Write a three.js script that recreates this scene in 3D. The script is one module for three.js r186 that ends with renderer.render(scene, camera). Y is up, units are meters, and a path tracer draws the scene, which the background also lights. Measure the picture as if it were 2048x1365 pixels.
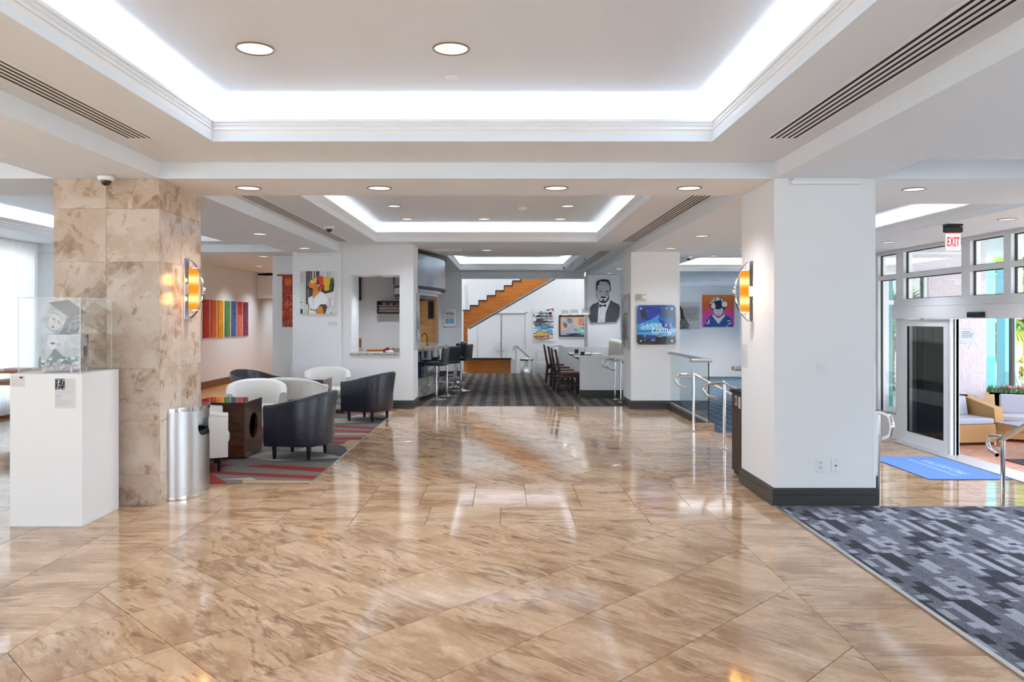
import * as THREE from 'three';
import { RoundedBoxGeometry } from 'three/addons/geometries/RoundedBoxGeometry.js';
import { mergeGeometries, toCreasedNormals } from 'three/addons/utils/BufferGeometryUtils.js';
import { RectAreaLightUniformsLib } from 'three/addons/lights/RectAreaLightUniformsLib.js';

// ---------------------------------------------------------------- camera, sky, sun, exposure
const scene = new THREE.Scene();
const camera = new THREE.PerspectiveCamera(47.53, 2048 / 1365, 0.05, 300);
camera.position.set(0, 1.63, 0);
camera.lookAt(0, 1.63, -10);
camera.setViewOffset(2048, 1365, 16, 42.5, 2048, 1365);
const renderer = new THREE.WebGLRenderer();
renderer.toneMapping = THREE.LinearToneMapping;
renderer.toneMappingExposure = 1.44;
renderer.shadowMap.enabled = true;
RectAreaLightUniformsLib.init();
scene.background = new THREE.Color(2.75, 3.1, 3.65);
const sun = new THREE.DirectionalLight(new THREE.Color(1, 0.95, 0.86), 9);
sun.position.set(16, 26, 2);
sun.target.position.set(8, 0, -14);
sun.castShadow = true;
sun.shadow.camera.left = -30; sun.shadow.camera.right = 30; sun.shadow.camera.top = 30; sun.shadow.camera.bottom = -30; sun.shadow.camera.far = 90;
scene.add(sun, sun.target);
const COVE = 24, SPOT = 8.0, SCONCE = 0.12;

// ---------------------------------------------------------------- helpers
function mulberry(a) { return () => { a |= 0; a = a + 0x6D2B79F5 | 0; let t = Math.imul(a ^ a >>> 15, 1 | a); t = t + Math.imul(t ^ t >>> 7, 61 | t) ^ t; return ((t ^ t >>> 14) >>> 0) / 4294967296; }; }
const taken = {};
function numbered(n) { const k = taken[n] = (taken[n] ?? -1) + 1; return k ? n + '_' + String(k).padStart(3, '0') : n; }
function userTag(o, label, category, group, kind) { if (label) o.userData.label = label; if (category) o.userData.category = category; if (group) o.userData.group = group; if (kind) o.userData.kind = kind; return o; }
function flat(gs) { const l = (Array.isArray(gs) ? gs : [gs]).map((g) => g.index ? g.toNonIndexed() : g); for (const g of l) for (const k of Object.keys(g.attributes)) if (!['position', 'normal', 'uv'].includes(k)) g.deleteAttribute(k); return l.length > 1 ? mergeGeometries(l) : l[0]; }
function obj(name, gs, mat, parent) { const m = new THREE.Mesh(flat(gs), mat); m.name = parent ? name : numbered(name); m.castShadow = m.receiveShadow = true; (parent ?? scene).add(m); return m; }
function thing(name, label, category, [x, y, d] = [0, 0, 0], turn = 0, group) { const o = new THREE.Group(); o.name = numbered(name); scene.add(o); o.position.set(x, y, -d); o.rotation.y = turn; return userTag(o, label, category, group); }
function struct(name, gs, mat, label) { const o = obj(name, gs, mat); return userTag(o, label, 'structure', null, 'structure'); }
function copyOf(root, [x, y, d], turn, label) { const r = root.clone(); r.name = numbered(root.name.replace(/_\d{3}$/, '')); r.userData = { ...root.userData, label: label ?? root.userData.label }; scene.add(r); r.position.set(x, y, -d); r.rotation.y = turn; return r; }
function uvm(g, s = 1, ox = 0, oy = 0) { // box-projected uv in metres
  g = g.index ? g.toNonIndexed() : g; const p = g.attributes.position, n = g.attributes.normal, uv = new Float32Array(p.count * 2);
  for (let i = 0; i < p.count; i++) { const ax = Math.abs(n.getX(i)), ay = Math.abs(n.getY(i)), az = Math.abs(n.getZ(i)); const [u, v] = ay >= ax && ay >= az ? [p.getX(i), -p.getZ(i)] : ax >= az ? [p.getZ(i), p.getY(i)] : [p.getX(i), p.getY(i)]; uv[2 * i] = u * s + ox; uv[2 * i + 1] = v * s + oy; }
  g.setAttribute('uv', new THREE.BufferAttribute(uv, 2)); return g;
}
// box from x range, y range and distance range (distance d is -z)
const bx = (x0, x1, y0, y1, d0, d1) => uvm(new THREE.BoxGeometry(Math.abs(x1 - x0), Math.abs(y1 - y0), Math.abs(d1 - d0)).translate((x0 + x1) / 2, (y0 + y1) / 2, -(d0 + d1) / 2));
// local boxes: centre and size, optionally rounded
const lb = (w, h, d, x, y, z, r = 0, seg = 2) => uvm((r ? new RoundedBoxGeometry(w, h, d, seg, r) : new THREE.BoxGeometry(w, h, d)).translate(x, y, z));
const rbx = (x0, x1, y0, y1, d0, d1, r = 0.006, seg = 2) => lb(Math.abs(x1 - x0), Math.abs(y1 - y0), Math.abs(d1 - d0), (x0 + x1) / 2, (y0 + y1) / 2, -(d0 + d1) / 2, r, seg);
const V = (x, y, z) => new THREE.Vector3(x, y, z);
function tube(pts, r, seg = 24, rad = 10, closed = false) { return new THREE.TubeGeometry(new THREE.CatmullRomCurve3(pts.map((p) => V(...p)), closed, 'catmullrom', 0.35), seg, r, rad, closed); }
function bar(a, b, r, r2 = r, n = 12) { const A = V(...a), Bv = V(...b), L = A.distanceTo(Bv), g = new THREE.CylinderGeometry(r2, r, L, n).translate(0, L / 2, 0); g.applyQuaternion(new THREE.Quaternion().setFromUnitVectors(V(0, 1, 0), Bv.sub(A).normalize())); return g.translate(...a); }
const lathe = (pts, seg = 32) => new THREE.LatheGeometry(pts.map(([x, y]) => new THREE.Vector2(x, y)), seg);
function extrude(pts, depth, bevel = 0) { const s = new THREE.Shape(pts.map(([x, y]) => new THREE.Vector2(x, y))); return new THREE.ExtrudeGeometry(s, { depth, bevelEnabled: bevel > 0, bevelSize: bevel, bevelThickness: bevel, bevelSegments: 2, curveSegments: 12 }); }
// closed profile swept round a rectangle, mitred: o is the inward offset
function rectSweep(x0, x1, d0, d1, prof) {
  const ring = ([o, y]) => [[x0 + o, y, -(d0 + o)], [x1 - o, y, -(d0 + o)], [x1 - o, y, -(d1 - o)], [x0 + o, y, -(d1 - o)]];
  const pos = [], n = prof.length;
  for (let i = 0; i < n; i++) { const a = ring(prof[i]), b = ring(prof[(i + 1) % n]); for (let k = 0; k < 4; k++) { const l = (k + 1) % 4; pos.push(...a[k], ...a[l], ...b[l], ...a[k], ...b[l], ...b[k]); } }
  const g = new THREE.BufferGeometry(); g.setAttribute('position', new THREE.Float32BufferAttribute(pos, 3)); g.computeVertexNormals(); return uvm(g);
}
// ---------------------------------------------------------------- noise and textures
function lattice(seed, n = 256) { const r = mulberry(seed), a = new Float32Array(n * n); for (let i = 0; i < a.length; i++) a[i] = r(); return (x, y, px, py) => { const xi = Math.floor(x), yi = Math.floor(y); let fx = x - xi, fy = y - yi; fx = fx * fx * (3 - 2 * fx); fy = fy * fy * (3 - 2 * fy); const X = ((xi % px) + px) % px, Y = ((yi % py) + py) % py, X1 = (X + 1) % px, Y1 = (Y + 1) % py, w = (p, q) => a[(q % n) * n + (p % n)]; return (w(X, Y) * (1 - fx) + w(X1, Y) * fx) * (1 - fy) + (w(X, Y1) * (1 - fx) + w(X1, Y1) * fx) * fy; }; }
function fbm(nz, u, v, px, py, oct) { let s = 0, a = 0.5, t = 0; for (let i = 0; i < oct; i++) { s += a * nz(u * px + i * 17, v * py + i * 9, px, py); t += a; a *= 0.55; px *= 2; py *= 2; } return s / t; }
const mix = (a, b, t) => a + (b - a) * t, sst = (a, b, x) => { const t = Math.min(1, Math.max(0, (x - a) / (b - a))); return t * t * (3 - 2 * t); };
function dataTex(w, h, fn, repeat = [1, 1], srgb = true) {
  const d = new Uint8Array(w * h * 4); for (let y = 0; y < h; y++) for (let x = 0; x < w; x++) { const c = fn(x / w, y / h, x, y), i = (y * w + x) * 4; d[i] = Math.max(0, Math.min(255, c[0])); d[i + 1] = Math.max(0, Math.min(255, c[1])); d[i + 2] = Math.max(0, Math.min(255, c[2])); d[i + 3] = 255; }
  const t = new THREE.DataTexture(d, w, h); t.wrapS = t.wrapT = THREE.RepeatWrapping; t.magFilter = THREE.LinearFilter; t.repeat.set(...repeat); if (srgb) t.colorSpace = THREE.SRGBColorSpace; t.needsUpdate = true; return t;
}
function canvasTex(w, h, draw) { const c = document.createElement('canvas'); c.width = w; c.height = h; const g = c.getContext('2d'); draw(g, w, h); const t = new THREE.CanvasTexture(c); t.colorSpace = THREE.SRGBColorSpace; t.magFilter = THREE.LinearFilter; return t; }
const lerp3 = (a, b, t) => [mix(a[0], b[0], t), mix(a[1], b[1], t), mix(a[2], b[2], t)];
const SM = (color, roughness = 0.6, o = {}) => new THREE.MeshStandardMaterial({ color, roughness, ...o });
const PM = (o) => new THREE.MeshPhysicalMaterial(o);

// polished floor marble: warm beige with long brown streaks (one repeat is 2.4 m)
const nA = lattice(11), nB = lattice(23), nC = lattice(37);
const floorTex = dataTex(1024, 1024, (u, v) => {
  const wx = fbm(nB, u, v, 4, 4, 3) * 0.10, wy = fbm(nC, u, v, 5, 5, 3) * 0.16;
  const s1 = fbm(nA, u + wx, v + wy, 4, 14, 6), s2 = fbm(nB, u + wy, v + wx, 10, 44, 5), s3 = fbm(nC, u, v, 3, 5, 4), f = fbm(nA, u, v, 96, 128, 2);
  let c = lerp3([190, 157, 125], [172, 138, 106], sst(0.36, 0.62, s1));
  c = lerp3(c, [146, 112, 84], sst(0.56, 0.74, s1) * 0.55);
  c = lerp3(c, [120, 90, 66], sst(0.60, 0.74, s2) * sst(0.45, 0.6, s3) * 0.6);
  c = lerp3(c, [206, 180, 155], sst(0.60, 0.72, fbm(nC, u + wx, v, 6, 22, 4)) * 0.45);
  const s4 = fbm(nB, u + wx * 0.8, v + wy * 0.5, 16, 96, 4), s5 = fbm(nC, u + wy, v + wx * 0.5, 14, 76, 4);
  c = lerp3(c, [128, 97, 71], sst(0.57, 0.72, s4) * sst(0.34, 0.6, s3) * 0.6); c = lerp3(c, [208, 182, 156], sst(0.57, 0.72, s5) * 0.42);
  const k = 1 + (f - 0.5) * 0.1; return c.map((x) => x * k);
}, [1 / 2.4, 1 / 2.4]);
// brown cross-cut travertine of the clad column (one repeat is 1.6 m)
const travTex = dataTex(1024, 1024, (u, v) => {
  const wx = fbm(nB, u, v, 5, 5, 4) * 0.22, wy = fbm(nC, u, v, 6, 6, 4) * 0.22;
  const s1 = fbm(nA, u + wx, v + wy, 5, 5, 6), s2 = fbm(nB, u + wy, v + wx * 1.3, 12, 12, 5), s3 = fbm(nC, u + wx, v + wy, 30, 30, 4);
  let c = lerp3([212, 196, 180], [194, 172, 152], sst(0.36, 0.64, s1));
  c = lerp3(c, [158, 126, 98], sst(0.50, 0.74, s2) * sst(0.40, 0.62, s1) * 0.75);
  c = lerp3(c, [138, 104, 76], sst(0.50, 0.74, s3) * sst(0.45, 0.66, s2) * 0.5);
  c = lerp3(c, [226, 212, 198], sst(0.47, 0.5, s3) * (1 - sst(0.5, 0.53, s3)) * 0.4);
  return c;
}, [1 / 1.6, 1 / 1.6]);
const speck = lattice(77);
// woven carpet tiles: strips 0.12 m wide broken into short blocks (one repeat is 1.92 m)
function carpetTex(seed, lo, hi, contrast, bias = true, span = 1.92) {
  const r = mulberry(seed), tone = new Float32Array(16 * 96).map(() => r()), cut = new Float32Array(16 * 96).map(() => r());
  return dataTex(1024, 1024, (u, v, x, y) => {
    const col = Math.floor(u * 16); let row = Math.floor(v * 96); while (cut[col * 96 + row] < (bias ? 0.5 : 0.93) && row > 0) row--;
    const t = tone[col * 96 + row], dark = col % 2 === 0; let k = bias ? (dark ? mix(0.0, 0.75, t * t) : mix(0.45, 1, t)) : (t < 0.26 ? 0.02 + 0.5 * t : t < 0.72 ? 0.38 + 0.25 * t : 0.6 + 0.38 * t); k = mix(0.5, k, contrast);
    const n = (speck(x * 0.5, y * 0.5, 256, 256) - 0.5) * 0.55 + (speck(x * 0.19, y * 0.23, 256, 256) - 0.5) * 0.3; const edge = (u * 16) % 1 < 0.035 ? 0.75 : 1;
    return lerp3(lo, hi, Math.min(1, Math.max(0, k + n))).map((q) => q * edge);
  }, [1 / span, 1 / span]);
}
const M = {};
M.wall = SM(new THREE.Color(0.79, 0.80, 0.815), 0.55);
M.ceil = SM(new THREE.Color(0.78, 0.825, 0.875), 0.7);
M.trim = SM(new THREE.Color(0.83, 0.83, 0.835), 0.45);
M.base = PM({ color: 0x33322f, roughness: 0.35, clearcoat: 0.3, clearcoatRoughness: 0.3 });
M.baseBrown = SM(0x6b4126, 0.45);
M.grout = SM(0x4a382b, 0.9);
M.floorTile = PM({ map: floorTex, roughness: 0.085, specularIntensity: 1.0, ior: 1.5, clearcoat: 0.08, clearcoatRoughness: 0.03 });
M.travertine = PM({ map: travTex, roughness: 0.16, ior: 1.5 });
M.travGrout = SM(0xcdbfae, 0.8);
M.carpet = SM(0xffffff, 0.95, { map: carpetTex(3, [20, 23, 36], [158, 162, 174], 1, false, 0.9) });
M.carpetFar = SM(0xffffff, 0.95, { map: carpetTex(8, [12, 10, 10], [118, 106, 98], 1) });
M.carpetBlue = SM(0xffffff, 0.95, { map: carpetTex(12, [26, 44, 62], [86, 110, 132], 0.8) });
M.steel = PM({ color: new THREE.Color(0.68, 0.68, 0.68), metalness: 1, roughness: 0.28 });
M.chrome = PM({ color: new THREE.Color(0.8, 0.8, 0.81), metalness: 1, roughness: 0.1 });
M.dark = SM(0x17130f, 0.6);
M.black = SM(0x0b0b0c, 0.5);
M.glass = PM({ color: new THREE.Color(0.96, 0.99, 0.98), transmission: 1, thickness: 0, roughness: 0.0, ior: 1.5 });
M.acrylic = PM({ color: new THREE.Color(0.99, 0.995, 0.995), transmission: 1, thickness: 0, roughness: 0.0, ior: 1.45 });
M.edgeGlass = PM({ color: new THREE.Color(0.92, 0.95, 0.95), transmission: 0.5, thickness: 0, roughness: 0.3 });
M.white = SM(new THREE.Color(0.84, 0.84, 0.84), 0.5);
const woodTex = (a, b, seed, sx = 3, sy = 40) => { const n = lattice(seed); return dataTex(512, 512, (u, v) => { const w = fbm(n, u, v, 3, 3, 2) * 0.08; const g = fbm(n, u * 1 + 0, v + w, sx, sy, 4), f = fbm(n, u, v, sx * 6, sy * 4, 2); return lerp3(a, b, Math.min(1, Math.max(0, g * 1.3 - 0.15 + (f - 0.5) * 0.4))); }, [1 / 1.2, 1 / 1.2]); };
M.maple = SM(0xffffff, 0.4, { map: woodTex([196, 122, 44], [168, 92, 24], 41) });
M.walnut = PM({ map: woodTex([92, 52, 32], [44, 22, 14], 42), roughness: 0.25, clearcoat: 0.4, clearcoatRoughness: 0.15 });
M.oakFloor = PM({ map: woodTex([222, 160, 84], [188, 120, 52], 43, 3, 26), roughness: 0.25 });
M.darkwood = SM(0xffffff, 0.45, { map: woodTex([66, 52, 44], [46, 36, 30], 44) });
// ================================================================ STRUCTURE
const CE = 3.01, SO = 2.87, LOW = -0.5;
// ---- floors (base slabs carry the joints; tiles lie on them as parts)
const floorMain = struct('floor', [bx(-8.6, 2.36, -0.16, -0.008, -6.5, 6.75), bx(-8.6, 3.26, -0.16, -0.008, 6.75, 7.73), bx(-8.6, 3.07, -0.16, -0.008, 7.73, 14.15), bx(-3.0, 3.07, -0.16, -0.008, 14.15, 14.62)], M.grout, 'polished beige marble lobby floor with diagonal tiles');
const floorEntry = struct('floor_entry', [bx(3.0, 7.0, LOW - 0.16, LOW - 0.008, 6.75, 14.62)], M.grout, 'sunken marble entrance floor beyond the blue-grey carpet');
const trng = mulberry(99);
function clipRect(poly, x0, x1, d0, d1) {
  const cut = (p, inside, hit) => { const out = []; for (let i = 0; i < p.length; i++) { const a = p[i], b = p[(i + 1) % p.length], ia = inside(a), ib = inside(b); if (ia) out.push(a); if (ia !== ib) out.push(hit(a, b)); } return out; };
  const hx = (X) => (a, b) => { const t = (X - a[0]) / (b[0] - a[0]); return [X, a[1] + (b[1] - a[1]) * t]; }, hd = (D) => (a, b) => { const t = (D - a[1]) / (b[1] - a[1]); return [a[0] + (b[0] - a[0]) * t, D]; };
  poly = cut(poly, (p) => p[0] >= x0, hx(x0)); if (poly.length) poly = cut(poly, (p) => p[0] <= x1, hx(x1)); if (poly.length) poly = cut(poly, (p) => p[1] >= d0, hd(d0)); if (poly.length) poly = cut(poly, (p) => p[1] <= d1, hd(d1)); return poly;
}
function tileGeo(poly, y, ang) { // poly in (x, d); flat stone with a skirt
  let A = 0; for (let i = 0; i < poly.length; i++) { const a = poly[i], b = poly[(i + 1) % poly.length]; A += a[0] * b[1] - b[0] * a[1]; }
  if (Math.abs(A) < 0.004) return null; if (A < 0) poly.reverse();
  const q = Math.floor(trng() * 4), ou = trng() * 2.4, ov = trng() * 2.4, ca = Math.cos(ang + (q % 2) * Math.PI), sa = Math.sin(ang + (q % 2) * Math.PI);
  const pos = [], nor = [], uv = [], e = 0.0015, put = (x, yy, d, n) => { pos.push(x, yy, -d); nor.push(...n); uv.push(x * ca - d * sa + ou, x * sa + d * ca + ov); };
  const cx = poly.reduce((s, p) => s + p[0], 0) / poly.length, cd = poly.reduce((s, p) => s + p[1], 0) / poly.length;
  const inn = poly.map(([x, d]) => { const L = Math.hypot(x - cx, d - cd) || 1; return [x - (x - cx) / L * e, d - (d - cd) / L * e]; });
  for (let i = 0; i < poly.length; i++) {
    const j = (i + 1) % poly.length, a = poly[i], b = poly[j], ai = inn[i], bi = inn[j], nx = b[1] - a[1], nd = -(b[0] - a[0]), L = Math.hypot(nx, nd) || 1, sn = [nx / L * 0.7, 0.7, -nd / L * 0.7], up = [0, 1, 0];
    put(cx, y, cd, up); put(ai[0], y, ai[1], up); put(bi[0], y, bi[1], up);
    put(a[0], y - 0.0012, a[1], sn); put(b[0], y - 0.0012, b[1], sn); put(bi[0], y, bi[1], sn); put(a[0], y - 0.0012, a[1], sn); put(bi[0], y, bi[1], sn); put(ai[0], y, ai[1], sn);
    const s2 = [nx / L, 0, -nd / L]; put(a[0], y - 0.009, a[1], s2); put(b[0], y - 0.009, b[1], s2); put(b[0], y - 0.0012, b[1], s2); put(a[0], y - 0.009, a[1], s2); put(b[0], y - 0.0012, b[1], s2); put(a[0], y - 0.0012, a[1], s2);
  }
  const g = new THREE.BufferGeometry(); g.setAttribute('position', new THREE.Float32BufferAttribute(pos, 3)); g.setAttribute('normal', new THREE.Float32BufferAttribute(nor, 3)); g.setAttribute('uv', new THREE.Float32BufferAttribute(uv, 2));
  g.userData = { show: Math.abs(A) / Math.max(1, cd * cd * cd) * (cd > 3 && Math.abs(cx) < cd * 0.72 ? 1 : 0.02) }; return g;
}
function tileField(list, x0, x1, d0, d1, size, ang, ox, od, y) {
  const R = Math.hypot(x1 - x0, d1 - d0) / size + 3, ca = Math.cos(ang), sa = Math.sin(ang), h = size / 2 - 0.0018;
  for (let i = -Math.ceil(R); i <= R; i++) for (let j = -Math.ceil(R); j <= R; j++) {
    const u = (i + 0.5) * size, v = (j + 0.5) * size, cx = ox + u * ca - v * sa, cd = od + u * sa + v * ca;
    if (cx < x0 - size || cx > x1 + size || cd < d0 - size || cd > d1 + size) continue;
    const poly = clipRect([[-h, -h], [h, -h], [h, h], [-h, h]].map(([a, b]) => [cx + a * ca - b * sa, cd + a * sa + b * ca]), x0 + 0.0011, x1 - 0.0011, d0 + 0.0011, d1 - 0.0011);
    if (poly.length > 2) { const g = tileGeo(poly, y, ang); if (g) list.push(g); }
  }
}
function layTiles(list, parent, mat, name, most) {
  list.sort((a, b) => b.userData.show - a.userData.show);
  for (const g of list.slice(0, most)) obj(name, g, mat, parent);
  if (list.length > most) userTag(obj('more_' + name + 's', list.slice(most), mat, parent), null, null, null, 'stuff');
}
const TL = [], Q = Math.PI / 4;
tileField(TL, -2.43, 1.74, -6.4, 6.16, 0.6, Q, 1.74, 3.865, 0);
tileField(TL, 1.74, 2.355, -6.4, 6.75, 0.606, 0, 1.74, 3.76, 0);
tileField(TL, -8.6, -2.43, -6.4, 6.75, 0.61, 0, -2.43, 4.4, 0);
tileField(TL, -2.43, 1.74, 6.16, 6.75, 0.6, 0, -2.43, 6.155, 0);
tileField(TL, -8.6, 3.26, 6.75, 7.7, 0.475, 0, -1.70, 6.75, 0);
tileField(TL, -1.93, 1.72, 7.7, 14.6, 0.6, Q, 1.72, 8.3, 0);
tileField(TL, 1.72, 3.07, 7.7, 14.6, 0.606, 0, 1.72, 7.7, 0);
tileField(TL, -8.6, -4.9, 7.7, 14.15, 0.61, 0, -4.9, 7.7, 0);
tileField(TL, -3.0, -1.93, 14.15, 14.6, 0.61, 0, -1.93, 14.15, 0);
layTiles(TL, floorMain, M.floorTile, 'marble_tile', 300);
const TE = []; tileField(TE, 3.07, 7.0, 7.32, 14.62, 0.606, 0, 7.0, 8.0, LOW);
layTiles(TE, floorEntry, M.floorTile, 'marble_tile', 120);
struct('floor_hall', bx(-7.2, -3.0, -0.16, 0.0, 14.15, 26.5), M.oakFloor, 'honey-coloured wooden floor of the side corridor');
const carpetR = struct('floor_carpet_right', bx(2.375, 7.0, -0.16, 0.004, -6.5, 6.75), M.carpet, 'blue-grey block patterned carpet at the right');
struct('floor_carpet_bar', [bx(-3.0, 3.3, -0.16, 0.003, 14.62, 23.55)], M.carpetFar, 'brown and black block patterned carpet around the bar');
struct('floor_lounge', bx(3.3, 8.8, LOW - 0.16, LOW, 14.62, 29), M.carpetBlue, 'blue carpet of the sunken lounge');
struct('floor_stair_hall', bx(-3.2, 3.45, -0.6, -0.3, 23.55, 27.1), M.carpetFar, 'lower stair hall floor');
userTag(obj('edging_strip', rbx(2.352, 2.384, -0.005, 0.012, -6.4, 6.76, 0.004), M.steel), 'silver metal edging strip between marble tiles and blue-grey carpet', 'edging');
// steps down to the entrance and to the lounge
const stepMat = PM({ map: floorTex, color: 0xeeeeee, roughness: 0.15 });
const es = thing('entrance_steps', 'marble steps leading down from the blue-grey carpet to the entrance', 'steps');
for (let k = 0; k < 2; k++) obj('step', bx(3.262, 6.995, LOW - 0.1, -0.166 * (k + 1), 6.752 + 0.28 * k, 6.752 + 0.28 * (k + 1)), stepMat, es);
const ls = thing('lounge_steps', 'marble steps beside the glass guard down to the lounge', 'steps');
for (let k = 0; k < 3; k++) obj('step', bx(3.071 + 0.3 * k, 3.071 + 0.3 * (k + 1), LOW, -0.125 * (k + 1), 9.65, 11.45), stepMat, ls);
struct('wall_retaining', [bx(3.05, 3.07, LOW - 0.1, -0.01, 7.74, 14.62), bx(3.07, 3.3, LOW - 0.1, 0.0, 14.62, 29)], M.wall, 'white retaining wall below the lobby level');

// ---- roof, ceilings and beams
struct('roof', [bx(-8.8, 7.2, 3.75, 3.95, -6.6, 14.6), bx(-7.3, 9.0, 3.75, 3.95, 14.6, 22.6), bx(-7.4, -2.9, 3.75, 3.95, 22.6, 26.6), bx(3.3, 9.0, 3.75, 3.95, 22.6, 29.2), bx(-3.2, 3.45, 5.2, 5.4, 22.4, 23.2), bx(-3.2, 3.45, 5.2, 5.4, 26.6, 27.3), bx(-3.2, -2.4, 5.2, 5.4, 23.2, 26.6), bx(2.8, 3.45, 5.2, 5.4, 23.2, 26.6)], M.ceil, 'roof slab above the ceilings');
const glowM = SM(0x000000, 1, { emissive: new THREE.Color(0.97, 0.99, 1), emissiveIntensity: 1.0 });
function ceilingBay(name, label, x0, x1, d0, d1, y, t, where, power = 1) {
  if (!t) return struct(name, bx(x0, x1, y, y + 0.06, d0, d1), M.ceil, label);
  const [a, b, c, d] = t, e = 0.3, up = y + 0.34;
  const st = struct(name, [bx(x0, a, y, y + 0.05, d0, d1), bx(b, x1, y, y + 0.05, d0, d1), bx(a, b, y, y + 0.05, d0, c), bx(a, b, y, y + 0.05, d, d1),
    bx(a - e - 0.05, a - e, y + 0.05, up, c - e, d + e), bx(b + e, b + e + 0.05, y + 0.05, up, c - e, d + e), bx(a - e, b + e, y + 0.05, up, c - e - 0.05, c - e), bx(a - e, b + e, y + 0.05, up, d + e, d + e + 0.05),
    bx(a - e - 0.05, b + e + 0.05, up, up + 0.06, c - e - 0.05, d + e + 0.05)], M.ceil, label);
  const cr = obj('cornice', rectSweep(a, b, c, d, [[-0.05, y + 0.002], [-0.0005, y + 0.0005], [-0.0005, y + 0.085], [0.006, y + 0.088], [0.006, y + 0.094], [-0.008, y + 0.104], [-0.012, y + 0.118], [-0.004, y + 0.126], [-0.004, y + 0.146], [0.008, y + 0.149], [0.008, y + 0.172], [-0.05, y + 0.172]]), M.trim, st);
  const fit = thing('cove_light', 'hidden cove light strips around the recessed ceiling ' + where, 'light', [0, 0, 0], 0, 'cove lighting');
  const strip = (sx, sd, w, l) => {
    obj('light_strip', lb(w, 0.015, l, sx, y + 0.0576, -sd), glowM, fit);
    const li = new THREE.RectAreaLight(where.includes('lounge') ? new THREE.Color(1, 0.97, 0.93) : new THREE.Color(0.90, 0.97, 1.05), COVE * power, w, l); li.position.set(sx, y + 0.075, -sd); li.rotation.x = Math.PI / 2; li.castShadow = false; fit.add(li);
  };
  const o = 0.15, w = 0.06; strip(a - o, (c + d) / 2, w, d - c + 0.1); strip(b + o, (c + d) / 2, w, d - c + 0.1); strip((a + b) / 2, c - o, b - a + 0.1, w); strip((a + b) / 2, d + o, b - a + 0.1, w);
  return st;
}
ceilingBay('ceiling_lobby', 'white lobby ceiling with a recessed lit tray', -3.02, 2.37, -6.5, 6.8, CE, [-2.25, 1.61, -5.4, 5.99], 'over the front of the lobby');
ceilingBay('ceiling_middle', 'white ceiling with a second recessed lit tray', -3.02, 2.37, 7.73, 14.3, CE, [-2.26, 1.65, 8.5, 13.7], 'between the two pairs of columns', 0.25);
ceilingBay('ceiling_bar', 'white ceiling over the bar with a small recessed tray', -4.3, 2.37, 14.3, 22.4, CE, [-1.22, 1.64, 16.65, 21.4], 'in front of the staircase', 0.45);
ceilingBay('ceiling_left', 'flat white ceiling beside the left beam', -8.6, -3.95, -6.5, 6.8, CE);
ceilingBay('ceiling_seating', 'white ceiling with a recessed tray at the left', -8.6, -3.95, 7.73, 14.15, CE, [-7.56, -4.93, 8.6, 13.6], 'beside the white curtains', 0.6);
ceilingBay('ceiling_hall', 'white corridor ceiling', -7.2, -4.3, 15.07, 22.2, 2.99);
ceilingBay('ceiling_room', 'ceiling of the room beyond the corridor', -7.2, -3, 22.2, 26.5, 2.9);
ceilingBay('ceiling_right', 'flat white ceiling over the blue-grey carpet', 3.26, 7.05, -6.5, 5.99, SO);
struct('ceiling_recess', [bx(3.26, 7.05, 3.08, 3.14, 5.99, 6.8), bx(3.26, 7.05, SO + 0.06, 3.08, 5.93, 5.99)], M.ceil, 'raised ceiling slot before the entrance beam');
ceilingBay('ceiling_entrance', 'white entrance ceiling with a recessed lit tray', 3.26, 7.0, 7.73, 14.6, SO, [4.1, 5.69, 8.3, 13.6], 'inside the glass entrance', 0.28);
ceilingBay('ceiling_lounge', 'white lounge ceiling with a recessed lit tray', 3.26, 8.8, 14.6, 29, SO, [3.9, 6.5, 15.5, 19.8], 'over the sunken lounge', 0.7);
const BM = 3.74;
struct('beam_cross', bx(-8.6, 7.05, SO, BM, 6.8, 7.73), M.ceil, 'white ceiling beam between the front columns');
struct('beam_left', [bx(-3.95, -3.02, SO, BM, -6.5, 6.8), bx(-3.95, -3.02, SO, BM, 7.73, 14.15)], M.ceil, 'white ceiling beam along the left columns');
struct('beam_right', [bx(2.37, 3.26, SO, BM, -6.5, 6.8), bx(2.37, 3.26, SO, BM, 7.73, 22.4)], M.ceil, 'white ceiling beam along the right columns');
struct('beam_hall', bx(-8.6, -2.976, SO, BM, 14.15, 15.07), M.ceil, 'white lintel beam over the corridor entrance');
struct('beam_stair', bx(-1.22, 2.32, 2.82, 5.2, 22.4, 22.6), M.ceil, 'white header before the staircase');

// ---- walls
const hole = (x0, x1, y0, y1, d0, d1, hx0, hx1, hy0, hy1) => [bx(x0, hx0, y0, y1, d0, d1), bx(hx1, x1, y0, y1, d0, d1), bx(hx0, hx1, y0, hy0, d0, d1), bx(hx0, hx1, hy1, y1, d0, d1)];
struct('wall_left', [bx(-8.75, -8.6, -0.16, 0.25, -6.5, 14.45), bx(-8.75, -8.6, 2.8, BM, -6.5, 14.45), bx(-8.75, -8.6, 0.25, 2.8, -6.5, -5.2), bx(-8.75, -8.6, 0.25, 2.8, 6.4, 7.9), bx(-8.75, -8.6, 0.25, 2.8, 14.0, 14.45)], M.wall, 'white wall behind the curtains');
struct('wall_left_return', bx(-8.6, -7.05, 0, BM, 14.3, 14.45), M.wall, 'white wall end beside the curtains');
struct('wall_corridor', bx(-7.2, -7.05, 0, BM, 14.45, 22.2), M.wall, 'white corridor wall carrying seven colour panels');
struct('wall_corridor_end', [bx(-7.2, -4.3, 2.25, BM, 22.2, 22.4), bx(-5.6, -4.3, 0, 2.25, 22.2, 22.4)], M.wall, 'wall with the open doorway at the end of the corridor');
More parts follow.
